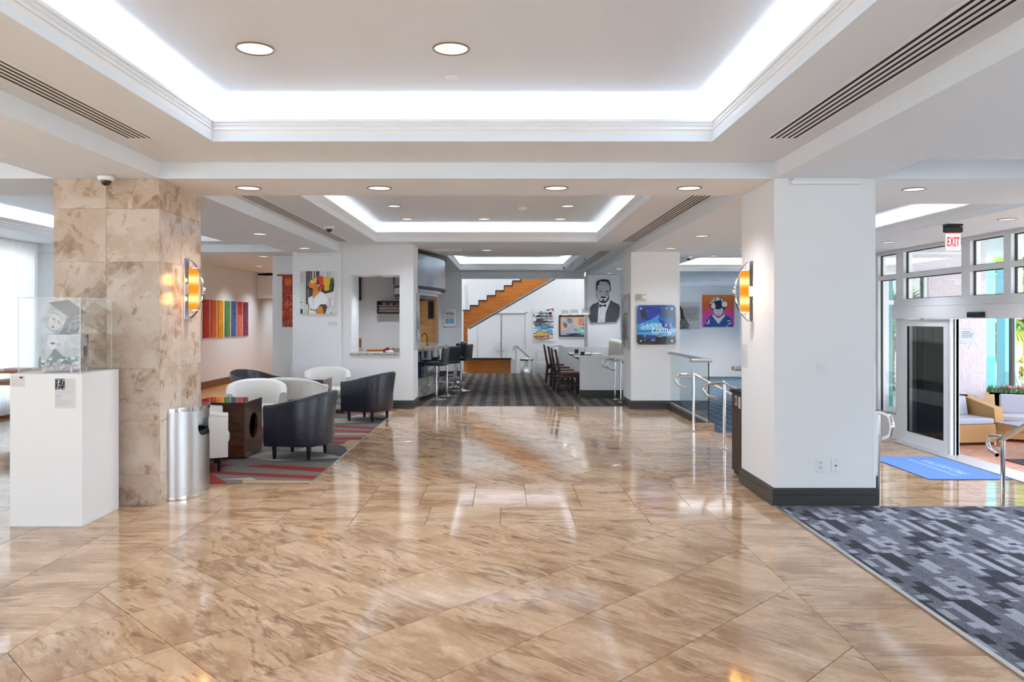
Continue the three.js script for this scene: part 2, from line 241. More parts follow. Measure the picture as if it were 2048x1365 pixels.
struct('wall_far_room', [bx(-7.35, -3, 0, BM, 25.2, 25.35), bx(-7.35, -7.2, 0, BM, 22.2, 25.2)], M.wall, 'white wall of the room beyond the doorway');
struct('wall_corridor_right', [bx(-4.5, -3.86, 0, BM, 15.07, 15.22), bx(-4.5, -4.3, 0, BM, 15.22, 22.2)], M.wall, 'white wall between corridor and bar');
struct('wall_niche', hole(-2.976, -1.66, 0, BM, 14.2, 14.95, -2.80, -1.915, 1.02, 2.45), M.wall, 'white wall with a square serving hatch');
struct('wall_bar_back', [bx(-4.3, -1.63, 0, BM, 19.0, 19.15)], M.wall, 'pale wall behind the bar');
struct('wall_rear', bx(-4.3, -1.22, 0, BM, 22.3, 22.45), M.wall, 'white rear wall beside the staircase');
struct('wall_stair', hole(-3.2, 3.45, -0.6, 5.2, 27.0, 27.15, -0.95, 0.76, -0.3, 1.86), M.wall, 'white wall behind the staircase with double doors');
struct('wall_stair_side', [bx(3.3, 3.45, -0.6, 5.2, 22.4, 27.0), bx(-3.2, -3.05, -0.6, 5.2, 22.45, 27.0), bx(-3.2, -1.22, 3.74, 5.2, 22.3, 22.45), bx(2.32, 3.3, 3.74, 5.2, 22.4, 22.6)], M.wall, 'side walls of the stair hall');
struct('wall_lounge', [bx(3.3, 8.8, LOW, BM, 29, 29.15), bx(8.8, 8.95, LOW, BM, 19.15, 29.15), bx(7.0, 8.95, LOW, BM, 19.0, 19.15), bx(7.0, 7.15, LOW, 0.2, 14.7, 19.0), bx(7.0, 7.15, 2.6, BM, 14.7, 19.0), bx(7.0, 7.15, 0.2, 2.6, 14.7, 15.2), bx(7.0, 7.15, 0.2, 2.6, 18.6, 19.0)], M.wall, 'white lounge wall with two portraits');
struct('wall_right', [bx(7.0, 7.15, -0.6, 0.1, -6.5, 7.0), bx(7.0, 7.15, 2.75, BM, -6.5, 7.0), bx(7.0, 7.15, 0.1, 2.75, -6.5, -5.5), bx(7.0, 7.15, 0.1, 2.75, 3.4, 7.0), bx(7.0, 7.15, 0.1, 2.75, -0.1, 0.2)], M.wall, 'white wall right of the carpet');
struct('wall_front', [bx(-8.75, 7.15, -0.6, 0.15, -6.65, -6.5), bx(-8.75, 7.15, 2.85, BM, -6.65, -6.5), ...[-8.6, -5.6, -2.6].map((x) => bx(x - 0.15, x + 0.45, 0.15, 2.85, -6.65, -6.5)), bx(0.25, 7.15, 0.15, 2.85, -6.65, -6.5)], M.wall, 'window wall behind the viewer');
const wf = thing('window_front', 'tall window panes of the front wall', 'window'); wf.userData.kind = 'structure';
for (const x of [-8.15, -5.15, -2.15]) obj('pane', bx(x, x + 2.4, 0.15, 2.85, -6.58, -6.575), M.glass, wf);

const sk = thing('window_skylight', 'skylight over the stair hall', 'window'); sk.userData.kind = 'structure'; obj('pane', bx(-2.4, 2.8, 5.3, 5.305, 23.2, 26.6), PM({ color: 0xf4f6f6, transmission: 0.6, thickness: 0, roughness: 1 }), sk);
const wr = thing('window_right', 'tall windows right of the blue-grey carpet', 'window'); wr.userData.kind = 'structure'; for (const [a, b] of [[-5.5, -0.1], [0.2, 3.4]]) { obj('pane', bx(7.07, 7.075, 0.1, 2.75, a, b), M.glass, wr); for (const d of [a, (a + b) / 2, b - 0.06]) obj('frame', bx(7.04, 7.11, 0.1, 2.75, d, d + 0.06), M.white, wr); }
// ---- columns
const colT = thing('column', 'travertine clad column with a glowing wall lamp', 'column', [0, 0, 0]); colT.userData.kind = 'structure';
{ const [x0, x1, d0, d1] = [-3.951, -3.023, 6.8, 7.73], rows = [0, 0.27, 0.739, 1.204, 1.669, 2.139, 2.604, 2.87], xm = -3.49, dm = 7.262, t = 0.012, gp = 0.0012;
  obj('core', bx(x0 + t - 0.002, x1 - t + 0.002, 0, 2.87, d0 + t - 0.002, d1 - t + 0.002), M.travGrout, colT);
  const r = mulberry(4), put = (g) => obj('stone_tile', uvm(g, 1, r() * 1.6, r() * 1.6), M.travertine, colT);
  for (let k = 0; k < 7; k++) { const y0 = rows[k] + gp, y1 = rows[k + 1] - gp;
    for (const [a, b] of [[x0, xm], [xm, x1]]) { put(bx(a + (a === x0 ? 0 : gp), b - (b === x1 ? 0 : gp), y0, y1, d0, d0 + t)); put(bx(a + (a === x0 ? 0 : gp), b - (b === x1 ? 0 : gp), y0, y1, d1 - t, d1)); }
    for (const [a, b] of [[d0 + t + 0.0005, dm], [dm, d1 - t - 0.0005]]) { put(bx(x1 - t, x1, y0, y1, a + gp, b - gp)); put(bx(x0, x0 + t, y0, y1, a + gp, b - gp)); } } }
const bbProf = (h) => [[0, 0], [0.022, 0], [0.022, h * 0.60], [0.016, h * 0.62], [0.020, h * 0.64], [0.020, h * 0.78], [0.013, h * 0.81], [0.013, h * 0.96], [0.006, h], [0, h]];
function skirt(x0, x1, d0, d1, y, h) { return rectSweep(x0, x1, d0, d1, bbProf(h).map(([o, yy]) => [-o, y + yy])); }
function whiteColumn(label, x0, x1, d0, d1, h) { const c = thing('column', label, 'column'); c.userData.kind = 'structure'; obj('shaft', bx(x0, x1, 0, h, d0, d1), M.wall, c); obj('skirting', skirt(x0, x1, d0, d1, 0.005, 0.15), M.base, c); return c; }
const colR = whiteColumn('square white column with light switch and black skirting', 2.37, 3.26, 6.8, 7.73, SO);
obj('corner_guard', [bx(3.236, 3.2615, 0.16, 1.25, 6.797, 6.8), bx(3.26, 3.2615, 0.16, 1.25, 6.8, 6.84)], M.white, colR);
whiteColumn('white column carrying the blue lounge sign', 2.32, 3.21, 14.15, 15.07, SO);
whiteColumn('white column carrying the bow tie portrait', 2.32, 3.22, 21.5, 22.4, SO);
const colL = thing('column', 'white column carrying the painting of a man in a striped knit cap', 'column'); colL.userData.kind = 'structure';
obj('shaft', bx(-3.86, -2.976, 0, SO, 14.15, 15.07), M.wall, colL);
// skirtings of walls
struct('baseboard_niche', [rectSweep(-2.97, -1.66, 14.2, 14.95, bbProf(0.15).map(([o, y]) => [-o, y + 0.004]))], M.base, 'black skirting below the serving hatch');
struct('baseboard_rear', bx(-3.0, -1.2, 0.004, 0.16, 22.27, 22.31), M.base, 'black skirting beside the staircase');
struct('baseboard_corridor', bx(-7.05, -7.03, 0, 0.17, 14.45, 22.2), M.baseBrown, 'brown skirting of the corridor');
struct('baseboard_far_room', bx(-7.2, -3.1, 0, 0.17, 25.17, 25.2), M.baseBrown, 'brown skirting beyond the doorway');

// ---- glazed entrance wall
const fx0 = 7.0, fx1 = 7.16, al = PM({ color: new THREE.Color(0.78, 0.80, 0.83), roughness: 0.4 });
const fac = thing('window_entrance', 'white framed glass entrance wall with high windows', 'window'); fac.userData.kind = 'structure';
const mull = [[7.0, 7.16], [8.3, 8.44], [9.5, 9.64], [10.7, 10.86], [11.64, 11.86], [13.58, 13.84], [14.5, 14.7]];
for (const [a, b] of mull) { const low = a > 12 || a < 9; obj('mullion', bx(fx0, fx1, low ? LOW : 1.9, SO, a, b), al, fac); }
obj('rail', bx(fx0 - 0.002, fx1 + 0.002, 2.82, SO + 0.3, 7.0, 14.7), al, fac);
obj('rail', bx(fx0 - 0.002, fx1 + 0.002, 2.36, 2.44, 7.0, 14.7), al, fac);
obj('door_header', [rbx(fx0 - 0.07, fx1 + 0.04, 1.65, 1.86, 9.0, 13.86, 0.01), bx(fx0 - 0.03, fx1, 1.86, 1.99, 9.0, 13.86), bx(fx0 - 0.072, fx0 - 0.03, 1.86, 1.868, 9.0, 13.86)], al, fac);
obj('bulkhead', [bx(fx0, fx1, LOW, -0.08, 13.84, 14.5), bx(fx0, fx1, LOW, -0.08, 7.16, 8.3)], al, fac);
obj('fascia', bx(fx0 - 0.002, fx1, 2.87, BM, 7.0, 14.7), al, fac);
for (let k = 0; k < mull.length - 1; k++) { const a = mull[k][1], b = mull[k + 1][0]; for (const [y0, y1] of [[2.44, 2.82], [k === 5 || k === 0 ? -0.08 : 1.99, 2.36]]) { const p = obj('pane', bx(7.07, 7.075, y0, y1, a, b), M.glass, fac); obj('gasket', [bx(7.055, 7.085, y0, y0 + 0.012, a, b), bx(7.055, 7.085, y1 - 0.014, y1, a, b), bx(7.055, 7.085, y0, y1, a, a + 0.012), bx(7.055, 7.085, y0, y1, b - 0.014, b)], M.black, p); } }
const tint = PM({ color: new THREE.Color(0.42, 0.43, 0.42), transmission: 1, thickness: 0, roughness: 0 });
function doorLeaf(n, label, d0, d1, x) { const t = thing(n, label, 'door'); t.userData.kind = 'structure'; const f = 0.13; obj('frame', [bx(x, x + 0.05, LOW + 0.01, 1.64, d0, d0 + f), bx(x, x + 0.05, LOW + 0.01, 1.64, d1 - f, d1), bx(x, x + 0.05, LOW + 0.01, LOW + 0.2, d0 + f, d1 - f), bx(x, x + 0.05, 1.52, 1.64, d0 + f, d1 - f)], al, t); const p = obj('pane', bx(x + 0.022, x + 0.027, LOW + 0.2, 1.52, d0 + f, d1 - f), tint, t); obj('gasket', [bx(x + 0.012, x + 0.04, LOW + 0.2, 1.52, d0 + f, d0 + f + 0.012), bx(x + 0.012, x + 0.04, LOW + 0.2, 1.52, d1 - f - 0.012, d1 - f), bx(x + 0.012, x + 0.04, LOW + 0.2, LOW + 0.212, d0 + f, d1 - f)], M.black, p); return t; }
doorLeaf('door_1', 'fixed sliding door leaf with dark glass beside the opening', 12.18, 13.57, 6.98);
doorLeaf('door_2', 'open sliding door leaf parked behind the fixed leaf', 12.1, 13.4, 7.06);
const jamb = thing('door_3', 'dark edged jamb of the automatic sliding door', 'door'); jamb.userData.kind = 'structure'; obj('post', [bx(6.97, 7.1, LOW, 1.64, 12.10, 12.15)], al, jamb); obj('brush_seal', bx(7.02, 7.035, LOW, 1.64, 12.09, 12.1), M.black, jamb);
struct('trim_threshold', rbx(6.78, 7.2, LOW, LOW + 0.016, 9.0, 13.6, 0.006), SM(0xcfd0d2, 0.4, { metalness: 0.6 }), 'pale metal threshold of the entrance');
userTag(obj('door_sensor', rbx(6.86, 6.926, 1.665, 1.745, 11.15, 11.5, 0.012), M.black), 'black motion sensor above the open entrance', 'sensor');

// ---- outside
const stucN = lattice(61), stucTex = dataTex(512, 512, (u, v) => { const n = fbm(stucN, u, v, 12, 12, 5), m = fbm(stucN, u + 0.3, v, 30, 20, 3); const k = Math.min(255, 120 + 220 * (n - 0.5) + 90 * (m > 0.58 ? 1 : 0)); return [k, k, k]; }, [1, 1], false);
M.stucco = SM(new THREE.Color(0.66, 0.62, 0.70), 0.9, { bumpMap: stucTex, bumpScale: 0.012 });
struct('wall_porch', hole(7.16, 9.15, LOW, 2.95, 14.7, 15.0, 7.25, 8.05, -0.1, 2.55), M.stucco, 'lavender stucco wall outside the entrance');
const pw = thing('window_porch', 'white framed porch window in the stucco wall', 'window'); pw.userData.kind = 'structure';
obj('frame', [bx(7.25, 7.31, -0.1, 2.55, 14.72, 14.82), bx(7.98, 8.05, -0.1, 2.55, 14.72, 14.82), bx(7.31, 7.98, 1.92, 2.0, 14.72, 14.82), bx(7.31, 7.98, 2.49, 2.55, 14.72, 14.82), bx(7.31, 7.98, -0.1, -0.04, 14.72, 14.82)], al, pw); obj('pane', bx(7.31, 7.98, -0.04, 2.49, 14.77, 14.775), tint, pw);
struct('ceiling_porch', [...Array(16)].map((_, k) => bx(7.16, 12.5, 2.9, 2.95, 6 + k * 0.6, 6.59 + k * 0.6)), SM(new THREE.Color(0.62, 0.74, 0.80), 0.4), 'pale blue boarded porch ceiling');
const outTile = SM(0xffffff, 0.6, { map: (() => { const n = lattice(71); return dataTex(256, 256, (u, v) => lerp3([222, 170, 148], [190, 132, 112], fbm(n, u, v, 6, 6, 4)), [1 / 1.2, 1 / 1.2]); })() });
const fo = struct('floor_porch', [bx(7.2, 12.6, LOW - 0.16, LOW - 0.012, 4.0, 17.0), bx(7.15, 9, LOW - 0.16, LOW - 0.012, 17, 19)], SM(0xb9a69b, 0.9), 'terracotta tiled porch floor');
const TO = []; tileField(TO, 7.2, 12.6, 8.0, 17.0, 0.42, Q, 7.2, 8, LOW - 0.004); layTiles(TO, fo, outTile, 'clay_tile', 180);
struct('ground', [bx(-60, 90, -1.2, LOW - 0.17, -60, 4.0), bx(12.6, 90, -1.2, LOW - 0.06, 4.0, 70), bx(8.95, 12.6, -1.2, LOW - 0.06, 17.0, 70), bx(-60, -8.8, -1.2, LOW - 0.17, 4, 70)], SM(new THREE.Color(0.62, 0.60, 0.55), 0.95), 'bright paved ground outdoors');
// ================================================================ CEILING FITTINGS
const warm = new THREE.Color(1, 0.86, 0.64), lensM = SM(0x000000, 1, { emissive: new THREE.Color(1, 0.84, 0.60), emissiveIntensity: 1.15 });
const lensW = SM(0x000000, 1, { emissive: new THREE.Color(1, 0.95, 0.88), emissiveIntensity: 1.05 });
const ringM = SM(0x8d7b69, 0.35, { metalness: 0.8 });
const ringG = lathe([[0.104, 0], [0.118, 0], [0.12, -0.004], [0.114, -0.008], [0.107, -0.007], [0.104, -0.002], [0.104, 0]], 40);
const lensG = lathe([[0, -0.0018], [0.06, -0.002], [0.104, -0.003]], 32);
function downlight(label, x, y, d, s = 1, m = lensW, power = 1, col = new THREE.Color(0.90, 0.97, 1.06)) {
  const t = thing('downlight', label, 'downlight', [x, y, d], 0, 'recessed downlights');
  obj('trim_ring', ringG.clone().scale(s, 1, s), ringM, t); obj('lens_light', lensG.clone().scale(s, 1, s), m, t);
  const l = new THREE.SpotLight(col, SPOT * power, 0, 1.05, 1); l.position.set(0, -0.02, 0); l.shadow.radius = 5; l.castShadow = true; t.add(l); l.target.position.set(0, -2, 0); t.add(l.target);
  return t;
}
const UP1 = CE + 0.34;
downlight('large round downlight with warm glow in the front ceiling tray, nearer the travertine column', -1.577, UP1, 4.91, 1.03, lensM);
downlight('large round downlight with warm glow in the middle of the front ceiling tray', -0.335, UP1, 4.91, 1.0, lensM);
[['first', -2.4], ['second', -1.17], ['third', 0.49], ['fourth', 1.74]].forEach(([n, x]) => downlight('round downlight in the front cross beam, ' + n + ' from the travertine column', x, SO, 7.28, 0.98));
downlight('round downlight in the entrance beam right of the white column', 3.89, SO, 7.35, 0.9, lensW, 1.6);
downlight('small lit downlight far in the second tray, on the side of the serving hatch', -1.65, UP1, 13.2, 0.9, lensM);
downlight('small lit downlight far in the second tray, in its middle', -0.34, UP1, 13.2, 0.9, lensM);
downlight('small lit downlight far in the second tray, on the side of the lounge sign', 0.96, UP1, 13.2, 0.9, lensM);
downlight('pale downlight nearer in the second tray, on the side of the serving hatch', -1.66, UP1, 11.7, 0.9);
downlight('pale downlight nearer in the second tray, on the side of the lounge sign', 0.96, UP1, 11.7, 0.9);
downlight('downlight under the left beam between travertine column and knit cap painting', -3.52, SO, 11.17, 0.9);
downlight('downlight under the left beam just above the knit cap painting', -3.45, SO, 13.4, 0.9, lensW, 0.35);
downlight('downlight under the right beam between the two wall columns', 2.92, SO, 11.44, 0.95);
downlight('downlight under the right beam just above the lounge sign', 2.88, SO, 13.4, 0.9, lensM, 0.35);
downlight('downlight in the bar ceiling before the small tray', -0.34, CE, 15.35, 0.95, lensW, 1.5);
downlight('downlight over the bar stools beside the small tray', -1.9, CE, 20.6, 0.95, lensW, 1.8);
downlight('downlight in the corridor ceiling near its entrance', -5.15, 2.99, 16.6, 0.95, lensM, 1.6);
downlight('downlight in the corridor ceiling halfway along', -6.2, 2.99, 19.6, 0.9, lensW, 1.6);
downlight('downlight in the corridor ceiling at the far doorway', -6.2, 2.99, 21.4, 0.9, lensM, 1.6);
for (const [n, x, d] of [['over the wall rack', -2.9, 17.6], ['over the work counter', -3.5, 16.6]]) downlight('downlight in the service room ' + n, x, CE, d, 0.9, lensW, 1.6);
downlight('downlight in the room beyond the corridor', -6.3, 2.9, 23.8, 0.9, lensW, 1.6);
for (const [n, x, d] of [['over the double doors', -2.7, 25.4], ['over the service table', 3.05, 25.2], ['over the stair flight', 0.0, 22.95]]) downlight('high downlight in the stair hall ' + n, x, 5.2, d, 0.95, lensW, 4, new THREE.Color(1, 0.97, 0.93));
downlight('warm downlight under the top of the serving hatch', -2.35, 2.45, 14.55, 0.6, lensM, 0.5);
downlight('downlight in the lounge ceiling near the steel guard', 4.05, SO, 14.98, 0.9, lensM);
downlight('downlight at the edge of the lounge ceiling above the portraits', 6.7, SO, 24.5, 0.95);
downlight('downlight beside the entrance glass above the exit sign', 6.2, SO, 9.55, 0.9, lensW, 1.1);
for (const [n, x, d] of [['nearer', -1.577, 1.6], ['nearer', -0.335, 1.6], ['farther', -1.577, -1.8], ['farther', -0.335, -1.8]]) downlight('large round downlight of the front ceiling tray overhead, ' + (x < -1 ? 'travertine side, ' : 'middle, ') + n, x, UP1, d, 1.03, lensM);
for (const [n, x, d] of [['near the half-face portrait', 5.2, 26], ['near the kimono portrait', 7.8, 26.5], ['in the far middle', 5.0, 22.5], ['beside the lounge windows', 7.9, 22.5]]) downlight('downlight in the lounge ceiling ' + n, x, SO, d, 0.95, lensW, 5.5, new THREE.Color(1, 0.96, 0.9));
downlight('downlight beside the entrance glass over the blue mat', 6.15, SO, 12.4, 0.9, lensW, 1.1);
for (const [n, x, y, d] of [['over the left front floor, nearer the window', -6.9, CE, 0.6], ['over the left front floor, nearer the plinth', -6.9, CE, 3.0], ['over the left front floor, beside the beam', -5.0, CE, 1.9], ['over the left front floor, behind the viewer', -5.0, CE, -1.2], ['over the blue-grey carpet, behind the viewer', 5.1, SO, -1.4], ['over the blue-grey carpet, nearer the steps', 5.1, SO, 4.6], ['over the blue-grey carpet, nearer the viewer', 5.1, SO, 1.6]]) downlight('downlight in the side ceiling ' + n, x, y, d, 1, lensW, 4.6);
downlight('downlight in the middle of the entrance ceiling tray', 4.9, SO + 0.34, 11, 0.95, lensW, 2.4);
downlight('downlight over the booth seats beside the third column', 2.8, SO, 18.8, 0.95, lensW, 1.5);
downlight('downlight over the low wall before the bow tie portrait', 2.8, SO, 20.6, 0.95, lensW, 1.2);
function cap(label, x, y, d, s = 1) { const t = thing('sprinkler', label, 'sprinkler', [x, y, d], 0, 'sprinkler caps'); obj('cover_plate', lathe([[0, -0.008 * 1], [0.034 * s, -0.008], [0.042 * s, -0.004], [0.042 * s, 0]], 24), M.white, t); }
cap('white sprinkler cap in the middle of the front ceiling tray', -0.37, UP1, 5.5, 1.1); cap('white sprinkler cap in the front cross beam', -0.38, SO, 7.3); cap('white sprinkler cap in the second tray', -0.36, UP1, 11.75);
cap('white sprinkler cap on the soffit near the right column', 3.05, SO, 5.75, 1.2); cap('white sprinkler cap at the far left ceiling', -3.75, SO, 5.8, 1.2); cap('white sprinkler cap above the knit cap painting', -3.7, SO, 13.2); cap('white sprinkler cap beside the entrance glass', 6.15, SO, 11.3); cap('white sprinkler cap above the lounge sign', 2.95, SO, 14.05);
cap('white smoke sensor disc in the bar ceiling', -0.45, CE, 14.9);
{ const t = thing('smoke_detector', 'white smoke detector in the second ceiling tray', 'smoke detector', [0.28, UP1, 11.9]); obj('housing', lathe([[0, -0.045], [0.03, -0.045], [0.05, -0.025], [0.065, -0.02], [0.065, 0]], 24), M.white, t); }
// slot diffusers: dark slots between white blades, running along the room
const slotBlack = SM(0x0c0908, 0.9);
function slotVent(label, x0, x1, d0, d1, y) {
  const t = thing('ceiling_vent', label, 'vent', [0, 0, 0], 0, 'slot diffusers'), n = 5, w = (x1 - x0), p = w / n;
  obj('backing', bx(x0, x1, y - 0.0015, y, d0, d1), slotBlack, t);
  for (let k = 1; k < n; k++) obj('blade', bx(x0 + k * p - p * 0.25, x0 + k * p + p * 0.25, y - 0.0035, y - 0.0015, d0, d1), M.white, t);
  obj('frame', [bx(x0 - 0.02, x0 + p * 0.2, y - 0.0035, y, d0, d1), bx(x1 - p * 0.2, x1 + 0.02, y - 0.006, y, d0, d1)], M.white, t);
}
slotVent('long slot diffuser in the ceiling before the travertine column', -2.86, -2.66, -4, 5.88, CE);
slotVent('long slot diffuser in the ceiling before the right white column', 2.0, 2.22, -4, 5.88, CE);
slotVent('slot diffuser beside the second tray on the travertine column side', -2.92, -2.74, 8.3, 13.7, CE);
slotVent('slot diffuser beside the second tray on the lounge sign side', 2.08, 2.3, 8.3, 13.7, CE);
slotVent('slot diffuser above the booth before the staircase', 1.92, 2.14, 15.6, 21.4, CE);
userTag(obj('return_grille', [bx(-1.42, -0.82, CE - 0.008, CE, 15.1, 15.6), ...[0, 1, 2, 3, 4, 5].map((k) => bx(-1.4, -0.84, CE - 0.014, CE - 0.008, 15.14 + k * 0.075, 15.18 + k * 0.075))], M.white), 'white return air grille in the bar ceiling', 'grille');
function domeCamera(label, x, y, d, s = 1) { const t = thing('security_camera', label, 'camera', [x, y, d], 0, 'dome cameras'); obj('housing', lathe([[0, 0], [0.074 * s, 0], [0.076 * s, -0.02 * s], [0.07 * s, -0.045 * s], [0.052 * s, -0.05 * s], [0, -0.05 * s]], 28), M.white, t); obj('dome', lathe([[0.05 * s, -0.05 * s], [0.047 * s, -0.068 * s], [0.033 * s, -0.09 * s], [0.014 * s, -0.098 * s], [0, -0.1 * s]], 28), PM({ color: 0x08080a, roughness: 0.08, clearcoat: 1 }), t); }
domeCamera('white dome camera with black globe above the travertine column', -3.42, SO, 6.66, 0.9);
domeCamera('dome camera beside the second ceiling tray', -2.56, CE, 11.35);
domeCamera('small dome camera under the beam at the lounge opening', 3.6, SO, 15.1, 0.8);
userTag(obj('light_bar', [rbx(2.51, 3.13, 2.815, 2.85, 6.755, 6.798, 0.005), bx(2.53, 3.11, 2.85, 2.87, 6.77, 6.795)], M.white), 'slim white bar fitting at the top of the right column', 'fitting');
userTag(obj('light_bar', rbx(-3.78, -3.15, 2.815, 2.845, 14.1, 14.149, 0.005), M.white), 'slim white bar fitting above the knit cap painting', 'fitting');
// exit sign
{ const t = thing('exit_sign', 'hanging EXIT sign with red letters and black canopy', 'sign', [5.82, SO, 10.05]);
  obj('canopy', [lb(0.20, 0.03, 0.12, 0, -0.015, 0, 0.006), lb(0.24, 0.075, 0.05, 0, -0.07, 0, 0.01)], M.black, t);
  const ex = canvasTex(256, 256, (g) => { g.fillStyle = '#f6e9ec'; g.fillRect(0, 0, 256, 256); g.fillStyle = '#d8202c'; g.font = 'bold 150px sans-serif'; g.textAlign = 'center'; g.save(); g.translate(128, 195); g.scale(0.68, 1.2); g.fillText('EXIT', 0, 0); g.restore(); });
  obj('panel', lb(0.2, 0.235, 0.012, 0, -0.225, 0), SM(0xf6e9ec, 0.3), t); obj('face', new THREE.PlaneGeometry(0.198, 0.233).translate(0, -0.225, 0.0065), SM(0xffffff, 0.4, { map: ex, emissive: 0xffffff, emissiveMap: ex, emissiveIntensity: 0.25 }), t);
  obj('red_band', lb(0.2, 0.014, 0.014, 0, -0.112, 0), SM(0xd8202c, 0.4), t); }
// pendant glass cubes over the dining tables
[['nearest the portrait', 1.86, 17.6, 1.72], ['in the middle', 1.72, 19.0, 1.72], ['farthest from the portrait', 1.6, 20.4, 1.72]].forEach(([n, x, d, y]) => {
  const t = thing('pendant_lamp', 'clear cube pendant lamp over the dining tables, ' + n, 'pendant', [x, 0, d], 0, 'pendant lamps');
  obj('canopy', lathe([[0, CE - 0.03], [0.06, CE - 0.03], [0.065, CE]], 20), M.chrome, t); obj('cord', bar([0, y + 0.16, 0], [0, CE - 0.03, 0], 0.002), M.steel, t);
  obj('shade', lb(0.17, 0.14, 0.17, 0, y + 0.09, 0, 0.012), PM({ color: 0xf2f4f4, transmission: 0.75, thickness: 0, roughness: 0.25 }), t);
  obj('bulb', lb(0.12, 0.035, 0.12, 0, y + 0.05, 0, 0.01), SM(0x000000, 1, { emissive: new THREE.Color(1, 0.95, 0.85), emissiveIntensity: 0.8 }), t);
  const l = new THREE.PointLight(0xfff0d8, 0.015); l.position.set(0, y - 0.06, 0); l.shadow.radius = 3; l.castShadow = true; t.add(l);
});
// wall sconces: bowed chrome strap over an amber tube
const sconceGlow = canvasTex(8, 128, (g) => { g.fillStyle = '#e89018'; g.fillRect(0, 0, 8, 128); for (const y of [34, 94]) { const q = g.createLinearGradient(0, y - 22, 0, y + 22); q.addColorStop(0, 'rgba(255,190,70,0)'); q.addColorStop(0.35, '#ffe9a0'); q.addColorStop(0.65, '#ffe9a0'); q.addColorStop(1, 'rgba(255,190,70,0)'); g.fillStyle = q; g.fillRect(0, y - 22, 8, 44); } });
function sconce(label, x, side, d, y) {
  const t = thing('wall_sconce', label, 'wall lamp', [x, y, d], side > 0 ? Math.PI / 2 : -Math.PI / 2, 'wall sconces');
  obj('back_plate', [lb(0.11, 0.58, 0.012, 0, 0, 0.006, 0.003), lb(0.07, 0.1, 0.05, 0, 0, 0.03, 0.004)], M.chrome, t);
  const amber = SM(0x000000, 1, { emissive: 0xffffff, emissiveMap: sconceGlow, emissiveIntensity: 0.85 });
  const tubeG = new THREE.CylinderGeometry(0.045, 0.045, 0.39, 28, 1); const sh = obj('lamp_shade', tubeG.translate(0, 0, 0.075), amber, t);
  for (const s of [-1, 1]) { obj('end_cap', [new THREE.CylinderGeometry(0.048, 0.048, 0.01, 28).translate(0, s * 0.2, 0.075), bar([0, s * 0.2, 0.075], [0, s * 0.235, 0.062], 0.006)], M.chrome, t);
    const l = new THREE.PointLight(0xffa94d, SCONCE); l.position.set(0, s * 0.09, 0.155); l.shadow.radius = 3; l.castShadow = true; t.add(l);
    const l2 = new THREE.PointLight(0xffa030, SCONCE * 0.18); l2.position.set(0.07, s * 0.09, 0.06); l2.shadow.radius = 1; l2.castShadow = true; t.add(l2); }
  const pts = [], nS = 24; for (let k = 0; k <= nS; k++) { const u = k / nS * 2 - 1; pts.push([u * 0.30, 0.012 + 0.158 * (1 - u * u) ** 0.8]); }
  const sec = []; for (let k = 0; k < nS; k++) { const [y0, z0] = pts[k], [y1, z1] = pts[k + 1], L = Math.hypot(y1 - y0, z1 - z0); const g = new THREE.BoxGeometry(0.05, L * 1.04, 0.006); g.rotateX(Math.atan2(z1 - z0, y1 - y0)); sec.push(g.translate(0, (y0 + y1) / 2, (z0 + z1) / 2)); }
  obj('bowed_strap', sec, M.chrome, t); obj('knob', new THREE.SphereGeometry(0.016, 16, 12).translate(0, 0, 0.178), M.chrome, t);
}
sconce('amber wall sconce with bowed chrome strap on the travertine column', -3.023, 1, 7.36, 1.92);
sconce('amber wall sconce with bowed chrome strap on the right white column', 2.37, -1, 7.39, 1.90);
// ================================================================ ART AND SIGNS
function art(name, label, cat, [x, y, d], w, h, turn, tex, depth = 0.03, edge = M.white, group) { // x, y, d: centre on the wall face
  const t = thing(name, label, cat, [x, y, d], turn, group); obj('canvas', lb(w, h, depth, 0, 0, depth / 2), edge, t);
  obj('picture', new THREE.PlaneGeometry(w, h).translate(0, 0, depth + 0.0012), SM(0xffffff, 0.55, { map: tex }), t); return t;
}
const P = (g, pts, fill, stroke, lw = 2) => { g.beginPath(); pts.forEach(([x, y], i) => i ? g.lineTo(x, y) : g.moveTo(x, y)); g.closePath(); if (fill) { g.fillStyle = fill; g.fill(); } if (stroke) { g.strokeStyle = stroke; g.lineWidth = lw; g.stroke(); } };
const C = (g, x, y, rx, ry, fill, rot = 0) => { g.beginPath(); g.ellipse(x, y, rx, ry, rot, 0, 7); g.fillStyle = fill; g.fill(); };
const Lc = (g, pts, col, lw) => { g.beginPath(); g.moveTo(pts[0][0], pts[0][1]); if (pts.length === 4) g.bezierCurveTo(pts[1][0], pts[1][1], pts[2][0], pts[2][1], pts[3][0], pts[3][1]); else for (const p of pts.slice(1)) g.lineTo(p[0], p[1]); g.strokeStyle = col; g.lineWidth = lw; g.stroke(); };
